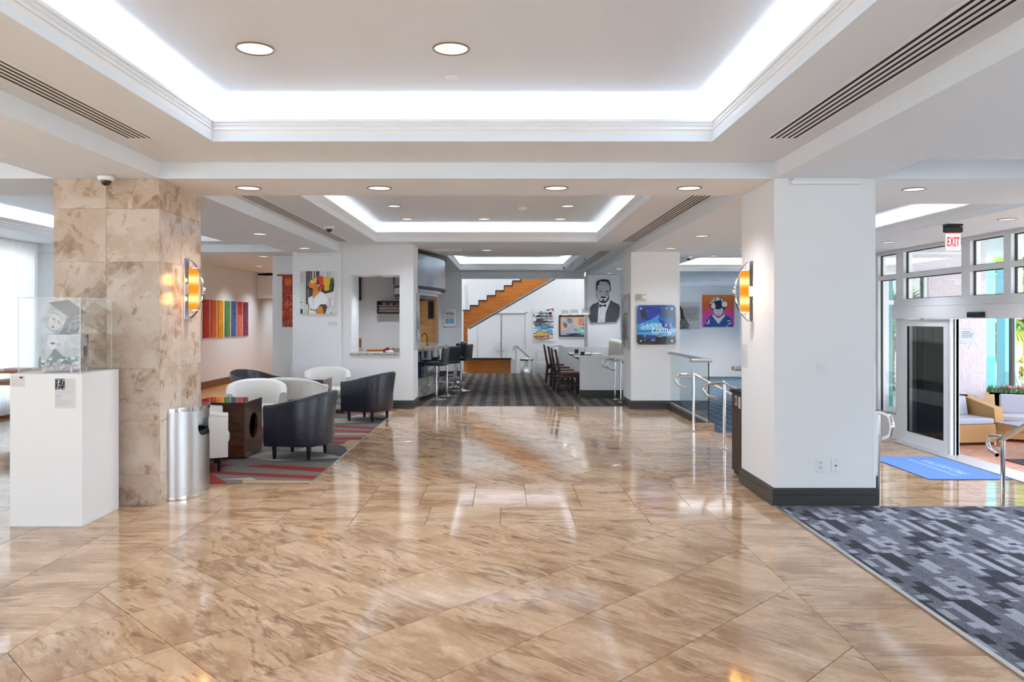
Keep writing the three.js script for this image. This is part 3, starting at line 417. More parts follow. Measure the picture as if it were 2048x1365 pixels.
function speckle(g, w, h, n, cols, r, smin, smax, ymin = 0) { for (let i = 0; i < n; i++) { g.fillStyle = cols[Math.floor(r() * cols.length)]; const s = mix(smin, smax, r()); g.fillRect(r() * w, ymin + r() * (h - ymin), s * 0.7, s * 1.6); } }
// seven colour panels on the corridor wall
[['red', ['#c01510', '#a80c10', '#d2331a'], '#b81414'], ['orange', ['#d4600c', '#e0540e', '#c03c12'], '#dd5f10'], ['golden yellow', ['#d8920a', '#e8a912', '#b86a0c'], '#dd990c'], ['green', ['#5a7f38', '#3f6a34', '#86a62c', '#40705a'], '#5c8a30'], ['blue', ['#3a5a96', '#1d2c60', '#7aa0c8', '#3a3f88'], '#43629c'], ['coral', ['#d84a3c', '#f0a08c', '#e87864'], '#e06a58'], ['plum', ['#6e2a44', '#93486a', '#4c2038', '#b05468'], '#71304c']].forEach(([n, cols, base], k) => {
  const r = mulberry(300 + k), tx = canvasTex(96, 256, (g, w, h) => { g.fillStyle = base; g.fillRect(0, 0, w, h); for (let i = 0; i < 260; i++) { g.fillStyle = cols[Math.floor(r() * cols.length)]; g.globalAlpha = 0.35; g.fillRect(r() * w, r() * h - 30, 2 + r() * 9, 20 + r() * 70); } g.globalAlpha = 0.8; speckle(g, w, h, k < 2 ? 40 : 420, cols, r, 2, 7, h * 0.42); if (k === 5) { g.globalAlpha = 0.75; g.fillStyle = '#cc1c1c'; g.fillRect(0, 0, w, h * 0.38); } if (k === 4) { g.globalAlpha = 0.85; C(g, 55, 40, 16, 14, '#101838'); C(g, 52, 92, 18, 12, '#0f1838'); g.fillStyle = '#101838'; g.fillRect(48, 40, 7, 60); } });
  art('wall_panel', `tall narrow ${n} abstract panel in the row of seven on the corridor wall`, 'painting', [-7.05, 1.652, 18.31 + k * 0.467], 0.345, 0.91, Math.PI / 2, tx, 0.025, SM(base, 0.6), 'seven colour panels');
});
// red hanging scroll
{ const r = mulberry(320), tx = canvasTex(128, 420, (g, w, h) => { g.fillStyle = '#a8200c'; g.fillRect(0, 0, w, h); speckle(g, w, h, 700, ['#8c1408', '#b8300c', '#d04c18', '#7c100a', '#c43c10'], r, 4, 20); speckle(g, w, h, 70, ['#e0a060', '#d88c50', '#7c6050', '#c8b088'], r, 2, 8); C(g, 42, 55, 26, 30, '#d86a20'); g.strokeStyle = '#e0b078'; g.lineWidth = 3; for (const [x, y] of [[105, 110], [118, 98], [30, 235], [50, 228], [68, 238], [90, 225]]) { g.beginPath(); g.ellipse(x, y, 12, 9, 0, 0, 7); g.stroke(); } g.globalAlpha = 0.5; g.fillStyle = '#d84a10'; g.fillRect(0, 290, w, 50); g.fillStyle = '#8a6858'; g.fillRect(0, 375, w, 30); });
  const t = art('hanging_scroll', 'red and orange textile scroll on the narrow wall beside the corridor', 'wall hanging', [-4.14, 1.99, 15.07], 0.34, 1.0, 0, tx, 0.008, SM(0x9c2010, 0.9)); obj('rod', lb(0.5, 0.035, 0.03, -0.02, 0.505, 0.015, 0.01), SM(0xb84416, 0.7), t); }
// man in a knit cap
{ const tx = canvasTex(420, 516, (g, w, h) => {
  g.fillStyle = '#d9d9db'; g.fillRect(0, 0, w, h); const r = mulberry(330);
  for (const [x, ww, c] of [[0, 40, '#cfcfd2'], [44, 14, '#b9b4b2'], [66, 60, '#6d625f'], [74, 8, '#2c2727'], [100, 12, '#3a3333'], [122, 24, '#8f827c'], [130, 10, '#3c3230'], [160, 20, '#736862'], [190, 36, '#4b403d'], [228, 10, '#a39792'], [330, 6, '#5c5458'], [344, 10, '#e6e6e8'], [358, 6, '#8e8e96']]) { g.fillStyle = c; g.fillRect(x, 0, ww, x < 240 ? h : h * 0.45); }
  g.fillStyle = '#3e3634'; g.fillRect(70, 180, 80, 220); g.fillStyle = '#8d857f'; g.fillRect(90, 200, 10, 190); g.fillStyle = '#d8d8dc'; g.fillRect(56, 0, 8, h); g.fillStyle = '#bdbac0'; g.fillRect(0, 20, 40, 120); g.fillStyle = '#222'; g.fillRect(2, 460, 26, 56); g.fillRect(0, 372, 22, 10);
  C(g, 305, 170, 98, 100, '#d9a414'); C(g, 318, 165, 86, 96, '#e0b21c'); C(g, 378, 170, 30, 92, '#2f5a34', 0.1); C(g, 392, 190, 12, 60, '#14201c'); P(g, [[205, 70], [270, 55], [285, 185], [300, 262], [240, 215], [216, 130]], '#cf4526'); P(g, [[225, 160], [290, 170], [296, 250], [250, 230]], '#b8281c'); P(g, [[240, 200], [300, 240], [385, 225], [350, 262], [300, 272], [255, 245]], '#2c1a22'); C(g, 320, 130, 40, 50, '#e8bd24');
  P(g, [[205, 70], [190, 72], [150, 92], [132, 106], [104, 124], [108, 138], [100, 150], [106, 160], [98, 168], [104, 184], [112, 202], [150, 214], [152, 250], [160, 330], [230, 268], [226, 200], [228, 150], [214, 110]], '#e08a1e', '#3a2010', 3);
  P(g, [[190, 76], [150, 94], [108, 124], [112, 150], [160, 150], [190, 120]], '#ecc386'); P(g, [[160, 160], [205, 120], [212, 200], [200, 250], [170, 300], [158, 240]], '#d9761a'); C(g, 152, 106, 9, 5, '#2a1a14'); P(g, [[94, 186], [104, 200], [150, 206], [146, 232], [120, 226], [98, 204], [78, 228]], '#0e0c0e'); P(g, [[104, 128], [126, 130], [116, 142]], '#120d0b'); P(g, [[104, 162], [140, 148], [132, 158], [110, 172]], '#a86f74');
  P(g, [[207, 78], [222, 120], [236, 170], [232, 240], [214, 236], [218, 190], [202, 150], [204, 110]], '#1b1110'); C(g, 222, 172, 8, 14, '#eee'); C(g, 238, 186, 4, 5, '#3b58c0'); C(g, 240, 204, 4, 5, '#e8e8f0');
  P(g, [[100, 320], [140, 300], [160, 332], [232, 252], [262, 250], [310, 282], [344, 330], [360, 390], [350, 440], [320, 430], [310, 404], [250, 402], [228, 420], [200, 460], [180, 470], [118, 462], [116, 516], [100, 516], [108, 420], [92, 380], [92, 340]], '#e2e2e6', '#2a2a30', 3);
  P(g, [[140, 300], [160, 332], [170, 372], [160, 440], [150, 370]], '#bcd3e4'); P(g, [[230, 420], [248, 402], [306, 404], [330, 430], [300, 516], [190, 516], [196, 470]], '#4c3c3c'); P(g, [[230, 424], [260, 430], [286, 500], [270, 516], [190, 516], [206, 450]], '#d78024'); Lc(g, [[120, 458], [150, 462], [170, 472], [190, 490]], '#15151a', 5); P(g, [[116, 466], [186, 486], [184, 516], [116, 516]], '#dfe3e8');
  P(g, [[62, 404], [96, 402], [104, 516], [62, 516]], '#c9c7c0'); P(g, [[84, 470], [104, 450], [106, 516], [80, 516]], '#c8a45c'); for (let i = 0; i < 34; i++) { Lc(g, [[300 + r() * 110, 300 + r() * 200], [310 + r() * 100, 310 + r() * 200]], i % 3 ? '#b9b4bc' : '#5a565c', 1.5); } C(g, 374, 506, 7, 8, '#111'); C(g, 396, 442, 8, 4, '#222'); P(g, [[380, 350], [400, 352], [394, 440], [386, 440]], '#fafafa', '#8a8a90', 2);
}); art('painting', 'painting of a man in profile wearing a striped knit cap on the left white column', 'painting', [-3.393, 2.128, 14.15], 0.635, 0.775, 0, tx, 0.035); }
// portrait cut-out with bow tie
{ const out = [[0.09, 0.98], [0.11, 1.02], [0.20, 0.86]]; const W = 0.86, H = 1.235;
  const pts = [[105, 880], [90, 1080], [160, 1262], [805, 1240], [885, 1090], [905, 850], [880, 780], [770, 730], [660, 668], [622, 590], [640, 450], [662, 440], [664, 330], [640, 170], [590, 130], [490, 118], [380, 128], [305, 170], [284, 290], [292, 430], [296, 540], [340, 600], [358, 700], [300, 735], [195, 770]];
  const sh = pts.map(([x, y]) => [(x - 90) / 815 * W - W / 2, (690 - y) / 815 * W]);
  const t = thing('portrait_cutout', 'black and white cut-out portrait of a bearded man wearing a bow tie', 'wall art', [2.78, 2.15, 21.478]);
  const g0 = extrude(sh, 0.02), bb = g0; obj('panel', bb, SM(0x8a8b90, 0.6), t);
  const face = new THREE.ShapeGeometry(new THREE.Shape(sh.map(([x, y]) => new THREE.Vector2(x, y)))); const pu = face.attributes.position, uv = new Float32Array(pu.count * 2); for (let i = 0; i < pu.count; i++) { uv[2 * i] = (pu.getX(i) + W / 2) / W; uv[2 * i + 1] = 1 - ((690 - pu.getY(i) * 815 / W) - 118) / 1144; } face.setAttribute('uv', new THREE.BufferAttribute(uv, 2));
  const tx = canvasTex(408, 572, (g, w, h) => { const r = mulberry(340); g.scale(w / 815, h / 1144); g.translate(-90, -118); g.fillStyle = '#c9cacc'; g.fillRect(90, 118, 815, 1144);
    P(g, [[290, 430], [284, 290], [305, 170], [380, 125], [490, 110], [590, 125], [645, 170], [668, 330], [664, 440], [640, 440], [636, 290], [600, 250], [320, 270], [312, 420]], '#0a0a0b'); for (let i = 0; i < 40; i++) Lc(g, [[340 + r() * 280, 160 + r() * 60], [335 + r() * 290, 230 + r() * 45]], '#c9cacc', 6);
    for (let i = 0; i < 260; i++) { g.fillStyle = r() > 0.5 ? '#6e6f74' : '#9a9ba0'; g.fillRect(315 + r() * 310, 270 + r() * 280, 4 + r() * 8, 4 + r() * 8); }
    P(g, [[340, 430], [400, 428], [440, 445], [380, 450]], '#0c0c0d'); P(g, [[505, 440], [570, 428], [625, 440], [560, 458]], '#0c0c0d'); for (let i = 0; i < 30; i++) C(g, 520 + r() * 100, 470 + r() * 80, 6, 6, '#55565a');
    P(g, [[325, 560], [350, 640], [400, 690], [440, 690], [450, 650], [430, 640], [500, 640], [480, 660], [490, 690], [530, 690], [580, 630], [610, 560], [625, 560], [605, 660], [545, 730], [480, 752], [440, 748], [390, 720], [345, 650]], '#070708'); P(g, [[380, 600], [440, 566], [480, 570], [560, 594], [510, 612], [440, 610]], '#070708');
    P(g, [[195, 770], [300, 735], [358, 700], [345, 880], [325, 1090], [315, 1262], [160, 1262], [90, 1080], [105, 880]], '#3e3f46'); P(g, [[660, 668], [770, 730], [880, 780], [905, 850], [885, 1090], [805, 1240], [510, 1248], [530, 1000], [600, 820]], '#3e3f46');
    for (let i = 0; i < 1500; i++) { g.fillStyle = r() > 0.5 ? '#24252a' : '#565862'; const x = 95 + r() * 800, y = 760 + r() * 490; if (x < 330 || x > 560 + (900 - y) * 0.15) g.fillRect(x, y, 7, 7); else { g.fillStyle = r() > 0.6 ? '#222' : '#aaa'; g.fillRect(x, y, 6, 6); } }
    P(g, [[358, 770], [430, 795], [480, 795], [530, 755], [548, 850], [480, 828], [430, 826], [370, 865]], '#09090b'); });
  obj('portrait', face.translate(0, 0, 0.0215), SM(0xffffff, 0.6, { map: tx }), t); }
// Gallery Lounge sign
{ const t = thing('lounge_sign', 'square blue glass sign reading GALLERY Lounge', 'sign', [2.775, 1.538, 14.15]); const w = 0.705, h = 0.72, rr = 0.07;
  const s = new THREE.Shape(); s.moveTo(-w / 2 + rr, -h / 2); s.lineTo(w / 2 - rr, -h / 2); s.quadraticCurveTo(w / 2, -h / 2, w / 2, -h / 2 + rr); s.lineTo(w / 2, h / 2 - rr); s.quadraticCurveTo(w / 2, h / 2, w / 2 - rr, h / 2); s.lineTo(-w / 2 + rr, h / 2); s.quadraticCurveTo(-w / 2, h / 2, -w / 2, h / 2 - rr); s.lineTo(-w / 2, -h / 2 + rr); s.quadraticCurveTo(-w / 2, -h / 2, -w / 2 + rr, -h / 2);
  obj('plate', new THREE.ExtrudeGeometry(s, { depth: 0.01, bevelEnabled: false, curveSegments: 8 }).translate(0, 0, 0.03), SM(0x14263e, 0.2), t);
  const f = new THREE.ShapeGeometry(s, 8), p = f.attributes.position, uv = new Float32Array(p.count * 2); for (let i = 0; i < p.count; i++) { uv[2 * i] = p.getX(i) / w + 0.5; uv[2 * i + 1] = p.getY(i) / h + 0.5; } f.setAttribute('uv', new THREE.BufferAttribute(uv, 2));
  const tx = canvasTex(512, 512, (g) => { const q = g.createLinearGradient(0, 0, 512, 512); q.addColorStop(0, '#1d4aa8'); q.addColorStop(0.35, '#1a3fa0'); q.addColorStop(0.6, '#2b74b8'); q.addColorStop(1, '#1c2a3c'); g.fillStyle = q; g.fillRect(0, 0, 512, 512);
    P(g, [[30, 60], [120, 20], [330, 60], [180, 210], [60, 180]], '#0a1238'); P(g, [[100, 40], [280, 50], [330, 120], [220, 200], [140, 200]], '#1424a0'); P(g, [[300, 20], [512, 30], [512, 190], [330, 150]], '#3d5578'); P(g, [[0, 250], [180, 190], [300, 110], [280, 190], [430, 260], [512, 300], [512, 340], [0, 340]], '#2f8ed0'); P(g, [[40, 290], [200, 230], [330, 240], [460, 290], [300, 330], [60, 330]], '#7cc6ee'); P(g, [[280, 180], [410, 240], [470, 330], [330, 280]], '#162c9c');
    g.fillStyle = '#1f74ba'; g.fillRect(0, 320, 512, 50); P(g, [[0, 360], [512, 330], [512, 400], [180, 400], [0, 390]], '#4fa6d4'); P(g, [[0, 380], [300, 395], [512, 440], [512, 512], [0, 512]], '#0b0d1c'); P(g, [[60, 380], [260, 395], [240, 440], [60, 430]], '#123a8c'); P(g, [[0, 470], [512, 480], [512, 512], [0, 512]], '#22120f');
    for (const [x, y] of [[48, 42], [466, 48], [48, 470], [466, 470], [104, 400], [104, 452]]) { C(g, x, y, 9, 9, '#9fb4c6'); C(g, x - 2, y - 2, 5, 5, '#eef6fb'); } P(g, [[370, 50], [398, 48], [390, 30]], '#bfe0f4');
    g.fillStyle = '#dfe6ee'; g.font = '300 62px sans-serif'; g.textAlign = 'center'; 'GALLERY'.split('').forEach((c, i) => g.fillText(c, 72 + i * 62, 282)); g.font = 'italic 92px serif'; g.fillStyle = '#ffffff'; g.fillText('Lounge', 346, 358); Lc(g, [[200, 350], [240, 390], [290, 360], [300, 330]], '#fff', 5); Lc(g, [[380, 372], [340, 420], [280, 420], [256, 392]], '#fff', 4); g.fillStyle = '#8c9096'; g.fillRect(186, 444, 52, 22); });
  obj('print', f.translate(0, 0, 0.0412), PM({ map: tx, roughness: 0.1, clearcoat: 1 }), t); for (const [x, y] of [[-0.28, 0.29], [0.28, 0.29], [-0.28, -0.29], [0.28, -0.29]]) obj('standoff', new THREE.CylinderGeometry(0.012, 0.012, 0.046, 16).rotateX(Math.PI / 2).translate(x, y, 0.023), M.chrome, t); }
{ const t = thing('alarm_panel', 'beige speaker and strobe alarm panel above the lounge sign', 'alarm', [2.5, 2.04, 14.15]); obj('housing', lb(0.185, 0.12, 0.04, 0, 0, 0.02, 0.006), SM(0xc9c3b2, 0.5), t); obj('grille', [...Array(6)].map((_, k) => lb(0.075, 0.006, 0.006, -0.045, -0.04 + k * 0.016, 0.041)), SM(0xa79f8b, 0.6), t); obj('strobe', lb(0.06, 0.07, 0.025, 0.055, 0, 0.045, 0.01), PM({ color: 0xe8e8e4, roughness: 0.1 }), t); }
// geisha and half-face portrait in the lounge
{ const tx = canvasTex(360, 360, (g, w, h) => { const q = g.createLinearGradient(0, 0, 0, h); q.addColorStop(0, '#e08418'); q.addColorStop(0.35, '#d8582c'); q.addColorStop(0.55, '#dc4a90'); q.addColorStop(0.85, '#c850c0'); g.fillStyle = q; g.fillRect(0, 0, w, h);
  C(g, 182, 110, 92, 82, '#20202c'); P(g, [[20, 360], [50, 280], [120, 215], [180, 300], [258, 215], [330, 270], [345, 360]], '#1d4f9a', '#0e2148', 3); C(g, 182, 170, 54, 64, '#ccd2dc'); C(g, 180, 118, 56, 44, '#20202c'); P(g, [[118, 214], [182, 262], [256, 212], [262, 232], [184, 330], [112, 234]], '#e6e6ea', '#30303a', 3); const r = mulberry(350); for (let i = 0; i < 90; i++) { const a = Math.PI * (1.02 + r() * 0.96); C(g, 182 + Math.cos(a) * (50 + r() * 40), 100 + Math.sin(a) * (40 + r() * 38), 9, 8, r() > 0.25 ? '#f0f0f2' : '#50505c'); } C(g, 252, 105, 32, 32, '#f2ecec'); C(g, 126, 125, 26, 28, '#e8e8ec'); Lc(g, [[152, 172], [164, 176], [170, 174]], '#333', 3); Lc(g, [[196, 174], [208, 176], [216, 172]], '#333', 3); C(g, 182, 214, 10, 5, '#b4a428'); C(g, 182, 210, 5, 3, '#a03030'); Lc(g, [[182, 176], [178, 196], [186, 198]], '#7a8090', 2); for (let i = 0; i < 26; i++) C(g, (i % 2 ? 60 : 300) + r() * 46 - 20, 280 + r() * 70, 7, 9, r() > 0.4 ? '#e8ecdc' : '#16202c'); for (let i = 0; i < 60; i++) C(g, 130 + r() * 110, 225 + r() * 80, 1.5, 1.5, '#666'); });
  art('painting', 'painting of a woman in a blue kimono on an orange and pink ground', 'painting', [8.0, 1.96, 29], 1.2, 1.2, 0, tx, 0.04);
  const r2 = mulberry(351), tx2 = canvasTex(360, 270, (g, w, h) => { g.fillStyle = '#c9c6c4'; g.fillRect(0, 0, w, h); for (let i = 0; i < 500; i++) Lc(g, [[190 + r2() * 170, 30 + r2() * 160], [195 + r2() * 160, 34 + r2() * 160]], r2() > 0.5 ? '#8d8782' : '#b3aca6', 1); for (let y = 60; y < 190; y += 14) Lc(g, [[230, y], [350, y - 6]], '#8a8078', 3); P(g, [[0, 40], [150, 20], [150, 240], [0, 260]], '#ddd8d6'); P(g, [[140, 0], [170, 10], [210, 70], [222, 150], [270, 230], [260, 270], [150, 270], [190, 180], [186, 90]], '#3a2c2c'); P(g, [[0, 0], [150, 0], [120, 30], [60, 30], [0, 60]], '#3a2c2c'); C(g, 120, 90, 22, 9, '#3a302e'); C(g, 60, 175, 26, 9, '#8a5a58'); for (let i = 0; i < 700; i++) { g.fillStyle = r2() > 0.5 ? '#e4e0de' : '#6c625e'; g.fillRect(170 + r2() * 190, 170 + r2() * 100, 3, 4); } });
  art('painting', 'pale portrait of a dark-haired face with lattice pattern, half hidden by the column', 'painting', [6.56, 1.78, 29], 1.5, 1.0, 0, tx2, 0.04); }
// abstract canvases on the column ends
{ const mk = (seed, blue) => { const r = mulberry(seed); return canvasTex(200, 256, (g, w, h) => { g.fillStyle = '#b4b6b8'; g.fillRect(0, 0, w, h); speckle(g, w, h, 260, ['#c8cacc', '#9a9c9e', '#a9abae'], r, 8, 26); for (let i = 0; i < 46; i++) Lc(g, [[r() * w, 80 + r() * 170], [r() * w, 80 + r() * 170], [r() * w, 80 + r() * 170], [r() * w, 80 + r() * 170]], r() > 0.4 ? '#2a2c30' : '#70747a', 2 + r() * 3); if (blue) { g.globalAlpha = 0.8; for (let i = 0; i < 14; i++) C(g, 100 + r() * 100, 90 + r() * 160, 10 + r() * 16, 20, ['#5b9ad0', '#dfe8ee', '#8fb4d4'][i % 3]); } }); };
  art('painting', 'grey abstract canvas on the side of the lounge sign column', 'painting', [2.32, 1.6, 14.62], 0.78, 1.02, -Math.PI / 2, mk(360, false), 0.04, SM(0x9fa1a4, 0.6));
  art('painting', 'grey and blue abstract canvas on the wall end beside the bar', 'painting', [-1.66, 1.62, 14.6], 0.66, 1.02, Math.PI / 2, mk(361, true), 0.035, SM(0xb0b4b8, 0.6)); }
// framed beach picture at the rear wall
{ const tx = canvasTex(160, 240, (g, w, h) => { g.fillStyle = '#e9e9ea'; g.fillRect(0, 0, w, h); g.fillStyle = '#f4f4f2'; g.fillRect(16, 16, 128, 208); g.fillStyle = '#b8382c'; for (let i = 0; i < 9; i++) g.fillRect(18 + i * 14, 34 + (i % 3) * 6, 12, 22); const r = mulberry(370); for (let i = 0; i < 60; i++) C(g, 20 + r() * 120, 70 + r() * 50, 4, 3, ['#3f5a70', '#c2a24c', '#b8463c', '#7c98ac'][i % 4]); g.fillStyle = '#6fb2d8'; g.fillRect(18, 128, 124, 76); for (let i = 0; i < 30; i++) Lc(g, [[18 + r() * 110, 130 + r() * 70], [40 + r() * 100, 130 + r() * 70]], '#a8d6ec', 3); });
  const t = art('framed_picture', 'small silver framed picture of a beach on the rear wall', 'picture', [-1.565, 1.68, 22.3], 0.30, 0.46, 0, tx, 0.015); obj('frame', [lb(0.34, 0.02, 0.03, 0, 0.24, 0.015), lb(0.34, 0.02, 0.03, 0, -0.24, 0.015), lb(0.02, 0.5, 0.03, 0.16, 0, 0.015), lb(0.02, 0.5, 0.03, -0.16, 0, 0.015)], M.steel, t); }
// two large canvases in the stair hall
{ const r = mulberry(380), tx = canvasTex(260, 400, (g, w, h) => { g.fillStyle = '#e6e4e8'; g.fillRect(0, 0, w, h); const arcs = (n, cols, y0, y1, lw) => { for (let i = 0; i < n; i++) { const y = mix(y0, y1, r()); Lc(g, [[r() * w, y], [r() * w, y + 60 * (r() - 0.5)], [r() * w, y + 80 * (r() - 0.5)], [r() * w, y]], cols[Math.floor(r() * cols.length)], lw * (0.5 + r())); } };
  C(g, 90, 120, 48, 44, '#6c6e74'); C(g, 96, 70, 22, 34, '#55575c'); arcs(40, ['#2c2c30', '#8a8c92', '#c8cad0'], 60, 170, 7); P(g, [[0, 190], [60, 150], [140, 165], [170, 230], [130, 290], [60, 240]], '#34363c'); arcs(30, ['#16161a', '#6a6e78', '#9aa0aa'], 160, 260, 9); arcs(34, ['#5fa4c4', '#7cc0d8', '#2f6ea8', '#a8cfe0'], 220, 390, 16); arcs(16, ['#d8962c', '#e0b848', '#7c3a24', '#b44a2a'], 290, 390, 14); arcs(12, ['#2a2a30', '#c9a890'], 330, 400, 8); P(g, [[0, 60], [30, 90], [0, 110]], '#4f9a44'); P(g, [[150, 210], [190, 235], [150, 245]], '#6aa852'); P(g, [[160, 20], [250, 0], [260, 50], [230, 14]], '#6a4030'); P(g, [[150, 30], [210, 6], [200, 30]], '#233c28'); C(g, 214, 60, 22, 14, '#141418'); C(g, 224, 96, 18, 16, '#a06068'); });
  art('painting', 'tall canvas of a swirling figure with blue and gold waves in the stair hall', 'painting', [1.375, 1.465, 27], 0.73, 1.13, 0, tx, 0.04);
  const r2 = mulberry(381), tx2 = canvasTex(420, 256, (g, w, h) => { g.fillStyle = '#dcb49c'; g.fillRect(0, 0, w, h); g.fillStyle = '#d88c50'; g.fillRect(220, 30, 200, 90); g.fillStyle = '#c8bca8'; g.fillRect(120, 60, 100, 110); P(g, [[40, 60], [100, 10], [170, 40], [150, 110], [110, 120]], '#b9b6c4'); for (let i = 0; i < 22; i++) Lc(g, [[60 + r2() * 80, 20 + r2() * 70], [80 + r2() * 80, 30 + r2() * 80]], '#55556a', 4); P(g, [[40, 70], [90, 110], [80, 150], [60, 160], [36, 130]], '#5f7886'); P(g, [[0, 200], [70, 190], [150, 100], [190, 150], [130, 190], [200, 230], [150, 256], [0, 250]], '#aab0c4'); P(g, [[150, 176], [290, 140], [420, 150], [420, 256], [250, 250]], '#2f9cb4'); for (let i = 0; i < 50; i++) Lc(g, [[190 + r2() * 220, 150 + r2() * 90], [200 + r2() * 210, 150 + r2() * 100]], ['#7cd0dc', '#e8f0f0', '#2a6cb0', '#c8d070'][i % 4], 4); C(g, 300, 110, 30, 10, '#26502c'); C(g, 270, 80, 18, 20, '#b48cc8'); P(g, [[280, 50], [340, 0], [420, -10], [420, 60]], '#4c78c0'); P(g, [[60, 240], [200, 225], [260, 250], [120, 256]], '#272c50'); });
  const t = art('framed_picture', 'black framed picture of a woman in a headscarf before a bright sea', 'picture', [2.56, 1.42, 27], 1.2, 0.66, 0, tx2, 0.03); obj('frame', [lb(1.28, 0.045, 0.05, 0, 0.35, 0.025), lb(1.28, 0.045, 0.05, 0, -0.35, 0.025), lb(0.045, 0.74, 0.05, -0.62, 0, 0.025), lb(0.045, 0.74, 0.05, 0.62, 0, 0.025)], M.black, t); }
// pictures in the room beyond the corridor
{ const r = mulberry(390), tx = canvasTex(160, 256, (g, w, h) => { g.fillStyle = '#8f8472'; g.fillRect(0, 0, w, h); for (let i = 0; i < 90; i++) Lc(g, [[r() * w, r() * h], [r() * w, r() * h], [r() * w, r() * h], [r() * w, r() * h]], ['#2c261f', '#c9bfa8', '#5c5244', '#e0d8c4'][i % 4], 3 + r() * 6); });
  art('painting', 'large brown abstract canvas in the room beyond the corridor', 'painting', [-7.2 + 0.3 + 0.5, 1.78, 25.2], 1.0, 1.36, 0, tx, 0.03);
  const t2 = art('framed_picture', 'small black framed print in the room beyond the corridor', 'picture', [-7.055, 1.86, 25.2], 0.19, 0.5, 0, canvasTex(64, 128, (g) => { g.fillStyle = '#b9c0c2'; g.fillRect(0, 0, 64, 128); g.fillStyle = '#5a5c60'; g.fillRect(20, 28, 24, 72); }), 0.015); obj('frame', [lb(0.23, 0.03, 0.03, 0, 0.255, 0.015), lb(0.23, 0.03, 0.03, 0, -0.255, 0.015), lb(0.03, 0.52, 0.03, 0.1, 0, 0.015), lb(0.03, 0.52, 0.03, -0.1, 0, 0.015)], M.black, t2);
  art('painting', 'small unframed grey canvas below the black framed print', 'painting', [-7.06, 1.24, 25.2], 0.24, 0.45, 0, tx, 0.02); }
// wall text labels: pale vinyl cards with unreadable grey lines
const lines = (n, seed) => canvasTex(96, 128, (g, w, h) => { const r = mulberry(seed); g.fillStyle = '#d6d6d7'; g.fillRect(0, 0, w, h); for (let i = 0; i < n; i++) { g.fillStyle = '#b4b4b6'; g.fillRect(6, 6 + i * (h - 10) / n, 50 + r() * 34, 3); } });
function card(label, pos, w, h, turn, n, seed) { const t = thing('caption_card', label, 'label', pos, turn, 'artwork captions'); obj('card', lb(w, h, 0.002, 0, 0, 0.001), M.white, t); obj('print', new THREE.PlaneGeometry(w, h).translate(0, 0, 0.0026), SM(0xffffff, 0.6, { map: lines(n, seed) }), t); }
card('pale caption card low on the left face of the right white column', [2.37, 1.28, 7.62], 0.2, 0.22, -Math.PI / 2, 12, 1);
card('pale caption card below the knit cap painting', [-3.13, 1.56, 14.15], 0.17, 0.08, 0, 5, 2);
card('pale caption card on the side of the lounge sign column', [2.32, 0.98, 14.4], 0.12, 0.2, -Math.PI / 2, 9, 3);
// switch and outlets on the right column
{ const plate = (n, label, x, y, w, h) => { const t = thing(n, label, n === 'light_switch' ? 'switch' : 'outlet', [x, y, 6.8]); obj('plate', lb(w, h, 0.007, 0, 0, 0.0035, 0.003), SM(0xe6e6e6, 0.35), t); return t; };
  const s = plate('light_switch', 'white dimmer switch plate on the right white column', 2.792, 1.205, 0.085, 0.118); obj('rocker', lb(0.046, 0.072, 0.006, 0, 0, 0.009, 0.002), SM(0xdedede, 0.35), s); obj('slider', lb(0.006, 0.05, 0.004, 0.014, 0, 0.0125), M.white, s);
  const o1 = plate('wall_outlet', 'white double power outlet low on the right white column', 2.775, 0.354, 0.075, 0.117); obj('socket_face', [lb(0.036, 0.034, 0.004, 0, 0.022, 0.008, 0.001), lb(0.036, 0.034, 0.004, 0, -0.022, 0.008, 0.001)], SM(0xd9d9d9, 0.35), o1); obj('slots', [-1, 1].flatMap((k) => [lb(0.003, 0.01, 0.001, -0.007, k * 0.022 + 0.004, 0.0105), lb(0.003, 0.008, 0.001, 0.007, k * 0.022 + 0.004, 0.0105), lb(0.005, 0.005, 0.001, 0, k * 0.022 - 0.008, 0.0105)]), M.black, o1);
  const o2 = plate('cable_outlet', 'white cable outlet plate beside the power outlet', 2.908, 0.35, 0.075, 0.117); obj('jack', [lb(0.014, 0.014, 0.003, 0, 0, 0.008), lb(0.006, 0.006, 0.002, 0, 0.044, 0.0075), lb(0.006, 0.006, 0.002, 0, -0.044, 0.0075)], M.black, o2); }
